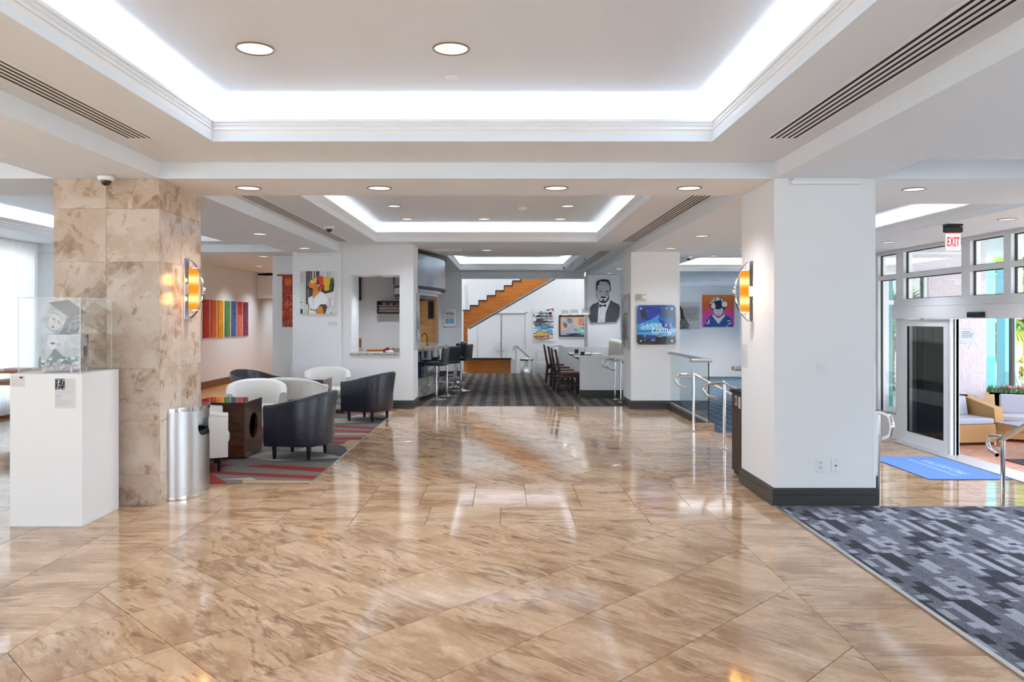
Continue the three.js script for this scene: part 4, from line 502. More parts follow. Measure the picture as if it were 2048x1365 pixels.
// ================================================================ LOUNGE SEATING ON THE RUG
{ // patterned rug
  const W = 2.97, L = 6.45; // x -4.9..-1.93, d 7.7..14.15 ; texture u along x, v along d (v = 0 near)
  const tx = canvasTex(748, 1624, (g, w, h) => {
    const s = w / W, T = ([x, d]) => [(x + 4.9) * s, h - (d - 7.7) * s], F = (pts, c) => P(g, pts.map(T), c); const r = mulberry(400);
    g.fillStyle = '#625d5a'; g.fillRect(0, 0, w, h);
    const red = '#7c170c', gr = '#5f5b59', dk = '#46413f', lt = '#9a9591', be = '#9c8468';
    for (const d0 of [7.7, 10.95]) for (const x0 of [-6.3, -4.1]) { const Z = (pts) => pts.map(([a, b]) => [x0 + a, d0 + b]);
      F(Z([[0.0, 0.1], [0.5, 0.1], [1.1, 1.0], [0.6, 1.0]]), red); F(Z([[0.9, 0.0], [1.35, 0.0], [0.75, 0.85], [0.45, 0.75]]), red); F(Z([[1.5, 0.0], [2.2, 0.0], [2.2, 0.12], [1.45, 0.16]]), be); F(Z([[1.2, 0.2], [1.6, 0.16], [1.5, 0.28]]), lt); F(Z([[0.95, 0.5], [2.2, 0.18], [2.2, 0.36], [0.95, 0.62]]), red); F(Z([[1.2, 0.9], [2.2, 0.55], [2.2, 0.78], [1.4, 1.0]]), red); F(Z([[1.1, 1.1], [2.2, 0.85], [2.2, 1.0], [1.2, 1.25]]), gr);
      F(Z([[1.0, 1.5], [1.5, 1.2], [2.2, 1.45], [1.9, 1.75], [1.2, 1.85]]), lt); F(Z([[1.5, 1.95], [2.0, 1.75], [2.2, 1.5], [2.2, 2.1], [1.6, 2.3]]), lt); F(Z([[1.3, 1.15], [2.2, 1.15], [2.2, 1.4], [1.5, 1.22]]), dk); F(Z([[1.9, 1.75], [2.2, 1.5], [2.2, 1.8], [2.0, 2.4], [1.75, 2.4]]), dk); F(Z([[0.0, 1.3], [0.9, 1.2], [0.9, 1.5], [0.0, 1.6]]), red); F(Z([[0.0, 1.8], [0.9, 1.7], [0.8, 2.3], [0.0, 2.2]]), lt); F(Z([[1.95, 2.4], [2.2, 2.0], [2.2, 3.1], [2.05, 2.9]]), be); F(Z([[0.9, 2.5], [2.0, 2.45], [2.0, 2.62], [0.9, 2.68]]), red); F(Z([[1.0, 2.8], [2.2, 2.78], [2.2, 3.0], [1.1, 3.0]]), red); F(Z([[0.0, 2.5], [0.8, 2.5], [0.7, 3.1], [0.0, 3.1]]), dk); F(Z([[0.1, 2.9], [1.2, 3.05], [1.0, 3.2], [0.1, 3.2]]), lt); }
    for (let i = 0; i < 60000; i++) { g.fillStyle = r() > 0.5 ? 'rgba(255,255,255,0.08)' : 'rgba(0,0,0,0.10)'; g.fillRect(r() * w, r() * h, 2, 2); }
  });
  const gq = new THREE.BoxGeometry(W, 0.012, L); const t = thing('rug', 'large rug with red, grey and cream angular stripes under the tub chairs', 'rug', [(-4.9 - 1.93) / 2, 0, (7.7 + 14.15) / 2]);
  obj('backing', lb(W, 0.012, L, 0, -0.003, 0), SM(0x4c4644, 0.95), t); obj('pile', new THREE.PlaneGeometry(W, L).rotateX(-Math.PI / 2).translate(0, 0.0042, 0), SM(0xffffff, 0.95, { map: tx }), t);
  obj('border', lb(0.012, 0.018, L, W / 2, -0.003, 0, 0.003), M.steel, t);
}
struct('floor_under_rug', bx(-4.9, -1.94, -0.1, -0.0085, 7.7, 14.15), M.grout, 'floor below the rug');
const lnN = lattice(81), leatherBump = dataTex(512, 512, (u, v) => { const k = 128 + 140 * (fbm(lnN, u, v, 5, 3, 4) - 0.5) + 50 * (fbm(lnN, u, v, 60, 60, 2) - 0.5); return [k, k, k]; }, [1.2, 1.2], false);
const leatherB = PM({ color: 0x0e1628, roughness: 0.36, clearcoat: 0.5, clearcoatRoughness: 0.3, bumpMap: leatherBump, bumpScale: 0.012 });
const leatherW = PM({ color: 0xd8d6d2, roughness: 0.42, clearcoat: 0.15, clearcoatRoughness: 0.4, bumpMap: leatherBump, bumpScale: 0.006 });
const legM = PM({ color: 0x101522, roughness: 0.35 });
function tubShell() {
  const N = 44, path = [], hw = 0.32, zc = -0.06, rz = 0.27, zf = 0.30;
  const nA1 = 8, nB1 = 28; for (let i = 0; i <= nA1; i++) path.push([-hw, mix(zf, zc, i / nA1), -1, 0]); for (let i = 1; i < nB1; i++) { const a = Math.PI * i / nB1, c = -Math.cos(a), s = Math.sin(a); const x = hw * Math.sign(c) * Math.abs(c) ** 0.92, z = zc - rz * s ** 0.92, nx = c / hw, nz = -s / rz, L = Math.hypot(nx, nz); path.push([x, z, nx / L, nz / L]); } for (let i = 0; i <= nA1; i++) path.push([hw, mix(zc, zf, i / nA1), 1, 0]);
  const pos = [], uv = [], n = path.length; let len = 0; const rings = path.map(([x, z, nx, nz], i) => { if (i) len += Math.hypot(x - path[i - 1][0], z - path[i - 1][1]); const back = Math.min(1, Math.max(0, (0.3 - z) / 0.63)) ** 1.45, h = 0.635 + 0.15 * back, fl = 0.02 + 0.025 * back; const sec = [[0.035, 0.16], [0.046, 0.2], [0.05, 0.42], [0.05 + fl, h - 0.035], [0.042 + fl, h - 0.008], [0.02 + fl, h + 0.002], [-0.02 + fl, h - 0.004], [-0.042 + fl, h - 0.025], [-0.05, 0.44], [-0.05, 0.18]]; return { l: len, p: sec.map(([o, y]) => [x + nx * o, y, z + nz * o, y]) }; });
  const m = 10, add = (a, b, c, la, lb2, lc) => { pos.push(...a.slice(0, 3), ...b.slice(0, 3), ...c.slice(0, 3)); uv.push(la, a[1], lb2, b[1], lc, c[1]); };
  for (let i = 0; i < n - 1; i++) for (let k = 0; k < m; k++) { const k2 = (k + 1) % m, A = rings[i], B2 = rings[i + 1]; add(A.p[k], B2.p[k2], B2.p[k], A.l, B2.l, B2.l); add(A.p[k], A.p[k2], B2.p[k2], A.l, A.l, B2.l); }
  for (const [R, f] of [[rings[0], 1], [rings[n - 1], 0]]) for (let k = 1; k < m - 1; k++) { const [b, c] = f ? [R.p[k + 1], R.p[k]] : [R.p[k], R.p[k + 1]]; pos.push(...R.p[0].slice(0, 3), ...b.slice(0, 3), ...c.slice(0, 3)); uv.push(0, R.p[0][1], 0.1, b[1], 0.1, c[1]); }
  const g = new THREE.BufferGeometry(); g.setAttribute('position', new THREE.Float32BufferAttribute(pos, 3)); g.setAttribute('uv', new THREE.Float32BufferAttribute(uv, 2)); g.computeVertexNormals(); const c = toCreasedNormals(g, 0.75); c.setAttribute('uv', g.attributes.uv); c.userData = { rings }; return c;
}
const shellG = tubShell();
function tubChair(label, mat, x, d, turn, group) {
  const t = thing('tub_chair', label, 'armchair', [x, 0.0065, d], turn, group);
  obj('shell', shellG.clone(), mat, t);
  obj('seat_cushion', uvm(new RoundedBoxGeometry(0.54, 0.15, 0.58, 5, 0.055).translate(0, 0.365, 0.04)), mat, t);
  obj('seat_base', [lb(0.56, 0.14, 0.56, 0, 0.235, 0.0, 0.03), lb(0.53, 0.03, 0.42, 0, 0.165, -0.06, 0.01)], mat, t);
  const R = shellG.userData.rings, seam = (i) => tube([0, 1, 2, 3].map((k) => R[i].p[k].slice(0, 3)), 0.0028, 12, 6);
  obj('seam', [seam(4), seam(16), seam(27), seam(R.length - 5), tube(R.filter((_, i) => i % 3 === 0).map((q) => q.p[3].slice(0, 3)), 0.004, 60, 6)], mat, t);
  for (const [sx, sz] of [[-1, 1], [1, 1], [-1, -1], [1, -1]]) { const g = new THREE.CylinderGeometry(0.032, 0.02, 0.165, 4).rotateY(Q).translate(sx * 0.25, 0.0825, sz > 0 ? 0.22 : -0.2); obj('leg', g, legM, t); }
  return t;
}
tubChair('black leather tub chair beside the near cube table, its back to the marble floor', leatherB, -2.42, 9.25, -1.72, 'black tub chairs');
tubChair('black leather tub chair nearest the serving hatch', leatherB, -2.2, 12.62, -1.9, 'black tub chairs');
tubChair('black leather tub chair farthest from the marble floor, towards the corridor', leatherB, -4.12, 12.95, 1.25, 'black tub chairs');
tubChair('white leather tub chair behind the steel bin, turned to the near cube table', leatherW, -3.36, 8.45, 2.0, 'white tub chairs');
tubChair('white leather tub chair facing the viewer behind the near cube table', leatherW, -3.42, 10.72, 0.3, 'white tub chairs');
tubChair('white leather tub chair seen from behind in the middle of the group', leatherW, -3.12, 11.62, 2.95, 'white tub chairs');
tubChair('white leather tub chair against the wall below the knit cap painting', leatherW, -3.1, 13.62, 0.25, 'white tub chairs');
function cubeTable(label, x, d, w, h) { // side faces with a round opening
  const t = thing('cube_table', label, 'side table', [x, 0.0065, d], 0, 'cube tables'), p = 0.03, a = w / 2;
  const face = () => { const s = new THREE.Shape([[-a, 0.01], [a, 0.01], [a, h - 0.012], [-a, h - 0.012]].map(([u, v]) => new THREE.Vector2(u, v))); const hl = new THREE.Path(); hl.absellipse(0, h * 0.54, 0.155, 0.155, 0, Math.PI * 2, true); s.holes.push(hl); return uvm(new THREE.ExtrudeGeometry(s, { depth: p, bevelEnabled: true, bevelSize: 0.003, bevelThickness: 0.003, bevelSegments: 1, curveSegments: 40 })); };
  for (const s of [-1, 1]) obj('side_panel', face().rotateY(s * Math.PI / 2).translate(s * (a - p), 0, 0), M.walnut, t);
  for (const s of [-1, 1]) obj('front_panel', lb(w - 2 * p - 0.008, h - 0.03, p, 0, h / 2, s * (a - p / 2 - 0.002)), M.walnut, t);
  obj('top', lb(w + 0.012, 0.02, w + 0.012, 0, h - 0.006, 0, 0.004), PM({ color: 0x1b100c, roughness: 0.08, clearcoat: 1, clearcoatRoughness: 0.04 }), t); obj('floor_panel', lb(w - 0.07, 0.02, w - 0.07, 0, 0.02, 0), M.dark, t);
}
cubeTable('near dark brown cube table with a round opening in its side', -3.34, 9.34, 0.64, 0.655);
cubeTable('far dark brown cube table with a round opening, between the white tub chairs', -3.22, 12.78, 0.62, 0.655);
// half-round steel litter bin
{ const t = thing('litter_bin', 'half-round brushed steel litter bin against the travertine column', 'bin', [-3.021, 0, 7.28], Math.PI / 2); const H = 0.83, R = 0.315, B2 = 0.225;
  const n = 48, arc = (k, s = 1) => { const a = Math.PI * k / n; return [-Math.cos(a) * R * s, Math.sin(a) * B2 * s]; };
  const strip = (y0, y1, s, k0 = 0, k1 = n) => { const pos = [], uv = []; for (let k = k0; k < k1; k++) { const [x0, z0] = arc(k, s), [x1, z1] = arc(k + 1, s); pos.push(x0, y0, z0, x1, y0, z1, x1, y1, z1, x0, y0, z0, x1, y1, z1, x0, y1, z0); uv.push(k / 10, y0, (k + 1) / 10, y0, (k + 1) / 10, y1, k / 10, y0, (k + 1) / 10, y1, k / 10, y1); } const g = new THREE.BufferGeometry(); g.setAttribute('position', new THREE.Float32BufferAttribute(pos, 3)); g.setAttribute('uv', new THREE.Float32BufferAttribute(uv, 2)); const nor = []; for (let i = 0; i < pos.length; i += 3) { const v = V(pos[i] / R / R, 0, pos[i + 2] / B2 / B2).normalize(); nor.push(v.x, 0, v.z); } g.setAttribute('normal', new THREE.Float32BufferAttribute(nor, 3)); return g; };
  const brushed = dataTex(256, 256, (u, v, x) => { const k = 128 + 120 * (speck(x * 0.8, 3.3, 256, 256) - 0.5) + 30 * (speck(x * 0.2, v * 9, 256, 256) - 0.5); return [k, k, k]; }, [1, 0.5], false);
  const binM = PM({ color: new THREE.Color(0.62, 0.62, 0.63), metalness: 1, roughness: 0.3, bumpMap: brushed, bumpScale: 0.0004 });
  // opening centred on k 20..37, y .56..71
  const kA = 17, kB = 36, y0 = 0.555, y1 = 0.715, parts = [strip(0.035, y0, 1), strip(y1, H - 0.035, 1), strip(y0, y1, 1, 0, kA), strip(y0, y1, 1, kB, n)];
  const rr = (y1 - y0) / 2; // rounded ends of the slot
  for (const [k0, dir] of [[kA, 1], [kB, -1]]) { const seg = []; for (let j = 0; j < 8; j++) { const fa = j / 8, fb = (j + 1) / 8, hA = Math.sqrt(1 - (1 - fa) ** 2) * rr, hB = Math.sqrt(1 - (1 - fb) ** 2) * rr, ka = k0 + dir * fa * 4, kb = k0 + dir * fb * 4, q = (k) => { const a = Math.PI * k / n; return [-Math.cos(a) * R, Math.sin(a) * B2]; }, [xa, za] = q(ka), [xb, zb] = q(kb), m = (y0 + y1) / 2; for (const s of [-1, 1]) { const e = s > 0 ? y1 : y0; seg.push(xa, m + s * hA, za, xb, m + s * hB, zb, xb, e, zb, xa, m + s * hA, za, xb, e, zb, xa, e, za); } } const g = new THREE.BufferGeometry(); g.setAttribute('position', new THREE.Float32BufferAttribute(seg, 3)); g.computeVertexNormals(); parts.push(uvm(g)); }
  obj('body', parts, binM, t);
  const cap2 = (s, h) => { const sh = new THREE.Shape(); for (let k = 0; k <= n; k++) { const [x, z] = arc(k, s); k ? sh.lineTo(x, -z) : sh.moveTo(x, -z); } return new THREE.ExtrudeGeometry(sh, { depth: h, bevelEnabled: true, bevelSize: 0.002, bevelThickness: 0.002, bevelSegments: 1 }).rotateX(-Math.PI / 2); };
  obj('lid', uvm(cap2(1.025, 0.032).translate(0, H - 0.034, 0)), M.chrome, t); obj('foot_band', uvm(cap2(1.02, 0.03).translate(0, 0.004, 0)), M.chrome, t);
  obj('back_panel', lb(R * 2, H - 0.04, 0.004, 0, H / 2, 0.002), M.steel, t); obj('liner', [strip(0.05, 0.6, 0.9), ...[0].map(() => uvm(cap2(0.88, 0.004).translate(0, 0.5, 0)))], SM(0x2a211c, 0.6), t); obj('rubbish', [lb(0.06, 0.012, 0.03, 0.02, 0.512, 0.12, 0.003).rotateY(0.3)], SM(0xbfc2c2, 0.5), t); }
// ================================================================ PEDESTAL, CASE AND SCULPTURE
{ const t = thing('display_pedestal', 'tall white plinth with artist information, before the travertine column', 'pedestal', [-3.605, 0, 6.39]); obj('plinth', lb(0.57, 1.205, 0.58, 0, 0.6025, 0, 0.003, 1), M.white, t);
  const r = mulberry(410), tx = canvasTex(256, 360, (g, w, h) => { g.fillStyle = '#d9d9da'; g.fillRect(0, 0, w, h); g.fillStyle = '#14161c'; g.fillRect(4, 4, 118, 128); for (let i = 0; i < 40; i++) { g.fillStyle = ['#e8eaec', '#6c7a90', '#2a3038', '#a8b2be'][i % 4]; g.fillRect(6 + r() * 106, 8 + r() * 112, 4 + r() * 16, 4 + r() * 24); } g.fillStyle = '#bcbcbe'; for (let i = 0; i < 12; i++) g.fillRect(132, 10 + i * 10, 112, 2.5); for (let i = 0; i < 5; i++) g.fillRect(4, 142 + i * 9, 240, 2.5); g.fillStyle = '#909094'; for (let i = 0; i < 4; i++) g.fillRect(4, 196 + i * 13, 60 + r() * 60, 3); g.fillStyle = '#b4b4b6'; for (let i = 0; i < 9; i++) g.fillRect(4, 256 + i * 9, 130 + r() * 100, 2.5); });
  obj('information_sheet', new THREE.PlaneGeometry(0.165, 0.235).translate(0.153, 1.05, 0.2912), SM(0xffffff, 0.6, { map: tx }), t);
  const tx2 = canvasTex(128, 96, (g, w, h) => { g.fillStyle = '#d9d9da'; g.fillRect(0, 0, w, h); g.fillStyle = '#7c1c1c'; g.fillRect(78, 6, 32, 16); g.fillStyle = '#2a0c0c'; g.fillRect(82, 12, 24, 4); g.fillStyle = '#b6b6b8'; for (let i = 0; i < 5; i++) g.fillRect(6, 34 + i * 11, 40 + (i * 37) % 50, 3); });
  obj('price_tag', new THREE.PlaneGeometry(0.11, 0.085).translate(-0.22, 1.145, 0.2912), SM(0xffffff, 0.6, { map: tx2 }), t); }
{ const t = thing('display_case', 'clear acrylic case on top of the white plinth', 'case', [-3.605, 1.206, 6.39]), w = 0.245, h = 0.6;
  for (const [i, s] of [[0, -1], [0, 1], [1, -1], [1, 1]]) obj('pane', i ? lb(2 * w, h, 0.001, 0, h / 2, s * w) : lb(0.001, h, 2 * w, s * w, h / 2, 0), M.acrylic, t);
  obj('lid', lb(2 * w, 0.001, 2 * w, 0, h, 0), M.acrylic, t);
  for (const sx of [-1, 1]) for (const sz of [-1, 1]) obj('edge', lb(0.005, h, 0.005, sx * w, h / 2, sz * w), M.edgeGlass, t);
  obj('edge', [...[-1, 1].flatMap((s) => [lb(2 * w, 0.005, 0.005, 0, h, s * w), lb(0.005, 0.005, 2 * w, s * w, h, 0)])], M.edgeGlass, t); }
{ const r = mulberry(420), collage = (seed, dark) => { const q = mulberry(seed); return canvasTex(200, 200, (g, w, h) => { g.fillStyle = '#a9adaf'; g.fillRect(0, 0, w, h); for (let i = 0; i < 24; i++) { g.globalAlpha = 0.5; C(g, q() * w, q() * h * 0.7, 10 + q() * 40, 10 + q() * 40, ['#c8ccce', '#8e9498', '#b9bec0', '#dfe1e2'][i % 4]); } g.globalAlpha = 1; if (dark) { P(g, [[110, 10], [200, 0], [200, 60], [150, 50]], '#2a1c20'); C(g, 150, 40, 22, 26, '#c0b6c0'); g.fillStyle = '#3a1a1a'; g.fillRect(80, 70, 90, 60); g.fillStyle = '#5f8ca0'; g.fillRect(168, 30, 20, 40); } else { C(g, 60, 50, 12, 6, '#23262a'); P(g, [[20, 160], [70, 80], [110, 120], [150, 165]], '#5c6266'); P(g, [[90, 120], [160, 170], [110, 170]], '#3b4450'); } for (let i = 0; i < 30; i++) C(g, q() * w, 130 + q() * 40, 8 + q() * 8, 8, ['#4a5c4c', '#8a9488', '#2c3230', '#c9cfca'][i % 4]); for (let i = 0; i < 120; i++) { g.fillStyle = ['#8c2a2a', '#c98a84', '#e0c8c0', '#3a1416'][i % 4]; g.fillRect(q() * w, 172 + q() * 26, 6, 5); } }); };
  const face = canvasTex(256, 256, (g, w, h) => { g.fillStyle = '#b4b6b8'; g.fillRect(0, 0, w, h); for (let i = 0; i < 30; i++) { g.globalAlpha = 0.3; C(g, r() * w, r() * h, 20 + r() * 40, 14 + r() * 30, ['#cfd1d2', '#8f9294', '#e2e3e4', '#77797c'][i % 4]); } g.globalAlpha = 1; C(g, 150, 150, 74, 84, '#c6c5c4'); Lc(g, [[88, 70], [130, 40], [190, 40], [236, 80]], '#5c5e60', 8); Lc(g, [[104, 118], [120, 106], [136, 108], [146, 116]], '#26282a', 6); C(g, 126, 128, 14, 7, '#2a2c2e'); Lc(g, [[172, 110], [186, 100], [204, 104], [214, 114]], '#26282a', 6); C(g, 194, 124, 15, 8, '#1c1e20'); C(g, 194, 120, 16, 5, '#b09468'); Lc(g, [[158, 120], [150, 150], [146, 168], [160, 174]], '#4a4c4e', 4); C(g, 152, 202, 22, 7, '#2e2c2c'); C(g, 154, 212, 14, 4, '#6a6464'); P(g, [[40, 0], [110, 0], [96, 60], [60, 110], [30, 90]], '#a2a4a6'); });
  const t = thing('sculpture', 'collaged cube with a tilted smaller face cube on a thin stem, inside the acrylic case', 'sculpture', [-3.60, 1.206, 6.36]);
  const m1 = SM(0xffffff, 0.35, { map: collage(421, false) }), m2 = SM(0xffffff, 0.35, { map: collage(422, true) }), m3 = SM(0xffffff, 0.35, { map: face });
  const cube = new THREE.Group(); const cb = obj('lower_cube', lb(0.28, 0.28, 0.28, 0, 0.165, 0), SM(0x8d9396, 0.4), t); cb.rotation.y = 0.28;
  const fp = (mat, ry, parent, s, y, z, name) => { const p = obj(name, new THREE.PlaneGeometry(s, s).translate(0, 0, z), mat, parent); p.position.y = y; p.rotation.y = ry; return p; };
  fp(m1, 0, cb, 0.279, 0.165, 0.1408, 'print'); fp(m2, Math.PI / 2, cb, 0.279, 0.165, 0.1408, 'print'); fp(m1, -Math.PI / 2, cb, 0.279, 0.165, 0.1408, 'print'); fp(m2, Math.PI, cb, 0.279, 0.165, 0.1408, 'print');
  obj('stem', bar([-0.02, 0.30, 0.0], [-0.02, 0.35, 0], 0.006), M.black, t);
  const up = obj('upper_cube', lb(0.2, 0.2, 0.2, 0, 0, 0), SM(0x9a9c9e, 0.4), t); up.position.set(-0.015, 0.44, 0); up.rotation.set(0.15, -0.25, -0.55);
  for (const ry of [0, Math.PI / 2, Math.PI, -Math.PI / 2]) fp(m3, ry, up, 0.199, 0, 0.1008, 'print');
  for (const [sx, sz] of [[-1, -1], [1, -1], [-1, 1], [1, 1]]) obj('foot', lb(0.012, 0.026, 0.012, sx * 0.11, 0.013, sz * 0.11), M.edgeGlass, t); }
// ================================================================ CURTAINS AND DESK AT THE LEFT
{ const sheer = PM({ color: new THREE.Color(0.93, 0.93, 0.94), transmission: 0.36, thickness: 0, roughness: 1 });
  const wl = thing('window_left', 'tall windows behind the white curtains', 'window'); wl.userData.kind = 'structure'; for (const [a, b] of [[-5.2, 6.4], [7.9, 14.0]]) { obj('pane', bx(-8.70, -8.695, 0.25, 2.8, a, b), M.glass, wl); for (let d = a; d <= b; d += 1.45) obj('frame', bx(-8.74, -8.66, 0.25, 2.8, d, d + 0.05), al, wl); obj('frame', bx(-8.74, -8.66, 2.1, 2.16, a, b), al, wl); }
  const open = PM({ color: new THREE.Color(0.95, 0.95, 0.96), transmission: 0.75, thickness: 0, roughness: 1 });
  const curtain = (label, d0, d1, seed, m = sheer) => { const n = 220, pos = [], r = mulberry(seed), ph = r() * 6; const off = (k) => 0.028 * Math.sin(k * 0.83 + ph) + 0.012 * Math.sin(k * 0.31 + 2 * ph); for (let k = 0; k < n; k++) { const a = mix(d0, d1, k / n), b = mix(d0, d1, (k + 1) / n), xa = off(k), xb = off(k + 1); const q = [[xa, 0.02, -a], [xb, 0.02, -b], [xb, 2.99, -b], [xa, 2.99, -a]]; pos.push(...q[0], ...q[1], ...q[2], ...q[0], ...q[2], ...q[3]); } const g = new THREE.BufferGeometry(); g.setAttribute('position', new THREE.Float32BufferAttribute(pos, 3)); g.computeVertexNormals(); g.translate(-8.48, 0, 0); const t = thing('curtain', label, 'curtain', [0, 0, 0], 0, 'sheer curtains'); obj('fabric', toCreasedNormals(g, 1.4), m, t); obj('track', bx(-8.5, -8.46, 2.985, 3.009, d0, d1), M.white, t); };
  curtain('white sheer curtain ending at the white wall at the far left', 11.2, 14.1, 1); curtain('white sheer curtain nearer the viewer at the far left edge', 7.9, 11.15, 2); curtain('white sheer curtain along the front left windows', -5.2, 6.4, 3, open); }
{ const t = thing('desk', 'wooden desk with black legs behind the white plinth', 'desk', [-7.95, 0, 12.7]); const orange = SM(0xffffff, 0.4, { map: woodTex([176, 104, 48], [120, 60, 22], 45) }); obj('top', lb(0.75, 0.04, 0.9, 0, 0.8, 0, 0.004), orange, t); obj('shelf', lb(0.72, 0.06, 0.86, 0, 0.62, 0, 0.004), orange, t); for (const [sx, sz] of [[-1, 1], [1, 1], [-1, -1], [1, -1]]) obj('leg', lb(0.05, 0.78, 0.05, sx * 0.32, 0.39, sz * 0.4), M.black, t); obj('foot_rail', [lb(0.06, 0.05, 0.9, 0.32, 0.026, 0), lb(0.06, 0.05, 0.9, -0.32, 0.026, 0)], orange, t);
  userTag(obj('book', rbx(-7.93, -7.68, 0.821, 0.845, 12.3, 12.6, 0.002), SM(0xb58f97, 0.6)), 'dusty pink folder on the wooden desk', 'book');
  const c = thing('desk_chair', 'grey upholstered chair with square back behind the desk', 'chair', [-8.0, 0, 13.55], 0.1); const gf = SM(0x5c5d60, 0.9); obj('seat', lb(0.5, 0.09, 0.5, 0, 0.45, 0, 0.03), gf, c); obj('backrest', uvm(new RoundedBoxGeometry(0.5, 0.48, 0.06, 4, 0.028).rotateX(-0.12).translate(0, 0.74, -0.25)), gf, c); for (const [sx, sz] of [[-1, 1], [1, 1], [-1, -1], [1, -1]]) obj('leg', bar([sx * 0.22, 0, sz * 0.22], [sx * 0.2, 0.42, sz * 0.2], 0.014, 0.02), M.black, c); }
// ================================================================ BAR
const barPts = [[-2.0, 14.99], [-1.9, 15.06], [-1.75, 15.4], [-1.59, 16.0], [-1.48, 16.6], [-1.44, 17.2], [-1.52, 17.7], [-1.7, 18.05], [-2.0, 18.22]];
function bandShape(off, inner) { const c = new THREE.CatmullRomCurve3(barPts.map(([x, d]) => V(x, 0, -d))), n = 40, o = [], q = []; for (let i = 0; i <= n; i++) { const p = c.getPoint(i / n), t = c.getTangent(i / n), nx = -t.z, nz = t.x, L = Math.hypot(nx, nz); o.push([p.x + nx / L * off, -(p.z + nz / L * off)]); q.push([p.x + nx / L * inner, -(p.z + nz / L * inner)]); } return [...o, ...q.reverse()]; } // (x, d)
const band = (off, inner, y0, y1, bevel = 0) => { const g = extrude(bandShape(off, inner).map(([x, d]) => [x, d]), y1 - y0 - 2 * bevel, bevel); return uvm(g.rotateX(-Math.PI / 2).translate(0, y0 + bevel, 0)); };
const graN = lattice(91), granite = PM({ map: dataTex(256, 256, (u, v) => { const n = fbm(graN, u, v, 40, 40, 3), m = fbm(graN, u, v, 8, 8, 3); return lerp3([186, 180, 172], [112, 104, 98], sst(0.4, 0.7, n * 0.6 + m * 0.4)); }, [2, 2]), roughness: 0.15 });
{ const t = thing('bar_counter', 'curved bar with granite top and dark blue glossy front', 'bar'); obj('plinth', band(0, -0.3, 0.004, 0.46), granite, t); obj('front_panel', band(0.015, -0.28, 0.46, 1.0), PM({ color: 0x1a2738, roughness: 0.1, clearcoat: 1, clearcoatRoughness: 0.05 }), t); obj('counter_top', band(0.17, -0.36, 1.03, 1.085, 0.008), granite, t); obj('counter_apron', band(0.12, -0.3, 1.0, 1.03), M.steel, t); obj('foot_rail', band(0.03, 0.0, 0.0, 0.07), M.dark, t); }
{ const t = thing('bar_canopy', 'curved brushed steel canopy with stepped rim hanging over the bar', 'canopy'); const bs = PM({ color: new THREE.Color(0.42, 0.45, 0.48), metalness: 1, roughness: 0.3 }), dk = SM(0x2a1a12, 0.35); obj('shell', band(0.13, -0.25, 2.3, 2.93), bs, t); obj('crown_rail', band(0.16, -0.25, 2.93, 2.985), M.black, t); obj('rim', band(0.145, -0.25, 2.25, 2.3), M.black, t); obj('step', band(0.05, -0.25, 2.19, 2.25), bs, t); obj('step', band(-0.03, -0.25, 2.13, 2.19), bs, t); obj('step', band(-0.11, -0.3, 2.07, 2.13), dk, t); obj('end_post', [bx(-1.86, -1.78, 2.07, CE, 14.955, 15.02), bx(-1.70, -1.66, 2.07, CE, 14.955, 15.02)], M.black, t); }
{ const t = thing('back_bar_cabinet', 'light wood back bar cabinet with an open niche', 'cabinet'); const bw = SM(0xffffff, 0.4, { map: woodTex([214, 164, 104], [190, 134, 74], 46) }); obj('body', bx(-2.3, -1.66, 0.004, 2.2, 18.75, 18.995), bw, t); obj('door', rbx(-2.1, -1.85, 1.62, 2.08, 18.73, 18.75, 0.003), bw, t); obj('niche', bx(-1.83, -1.7, 1.66, 2.08, 18.735, 18.75), M.dark, t); obj('worktop', bx(-2.35, -1.64, 0.9, 0.94, 18.5, 18.99), granite, t); obj('edge_post', bx(-1.66, -1.6, 0.004, CE, 18.7, 18.99), SM(0xc8a887, 0.5), t); obj('glass_shelf', bx(-2.3, -1.66, 2.32, 2.33, 18.75, 18.99), M.edgeGlass, t); }
{ const t = thing('bar_tap', 'curved dark bar tap on the counter', 'tap', [-1.68, 1.085, 16.9]); obj('spout', tube([[0, 0, 0], [0, 0.18, 0], [-0.04, 0.24, 0], [-0.1, 0.22, 0], [-0.11, 0.16, 0]], 0.01, 20, 8), M.dark, t); obj('flange', lathe([[0, 0.012], [0.03, 0.01], [0.035, 0]], 16), M.dark, t); }
// service room seen through the hatch
struct('sill_hatch', rbx(-2.82, -1.90, 0.985, 1.022, 14.17, 14.96, 0.006), granite, 'stone sill of the serving hatch');
{ const t = thing('wine_rack', 'wall mounted rack of bottles seen through the serving hatch', 'rack', [-2.8, 1.93, 19.0]); obj('frame', [lb(0.54, 0.03, 0.2, 0, 0.14, 0.1), lb(0.54, 0.03, 0.2, 0, -0.14, 0.1), lb(0.03, 0.3, 0.2, -0.27, 0, 0.1), lb(0.03, 0.3, 0.2, 0.27, 0, 0.1)], M.dark, t); obj('shelf', [lb(0.5, 0.015, 0.18, 0, 0.05, 0.1), lb(0.5, 0.03, 0.16, 0, -0.02, 0.1), lb(0.5, 0.03, 0.17, 0, -0.09, 0.1)], SM(0x9a7f70, 0.5), t);
  for (let k = 0; k < 6; k++) { const b = thing('bottle', 'bottle neck in the wall rack behind the serving hatch', 'bottle', [-3.0 + k * 0.08, 1.995, 18.9], 0, 'bottles in the wall rack'); obj('glass', lathe([[0, 0], [0.028, 0], [0.028, 0.03], [0.012, 0.042], [0.012, 0.052], [0, 0.052]], 14).translate(0, -0.003, 0), PM({ color: k % 2 ? 0xd8d4cc : 0x3a2a22, roughness: 0.15 }), b); } }
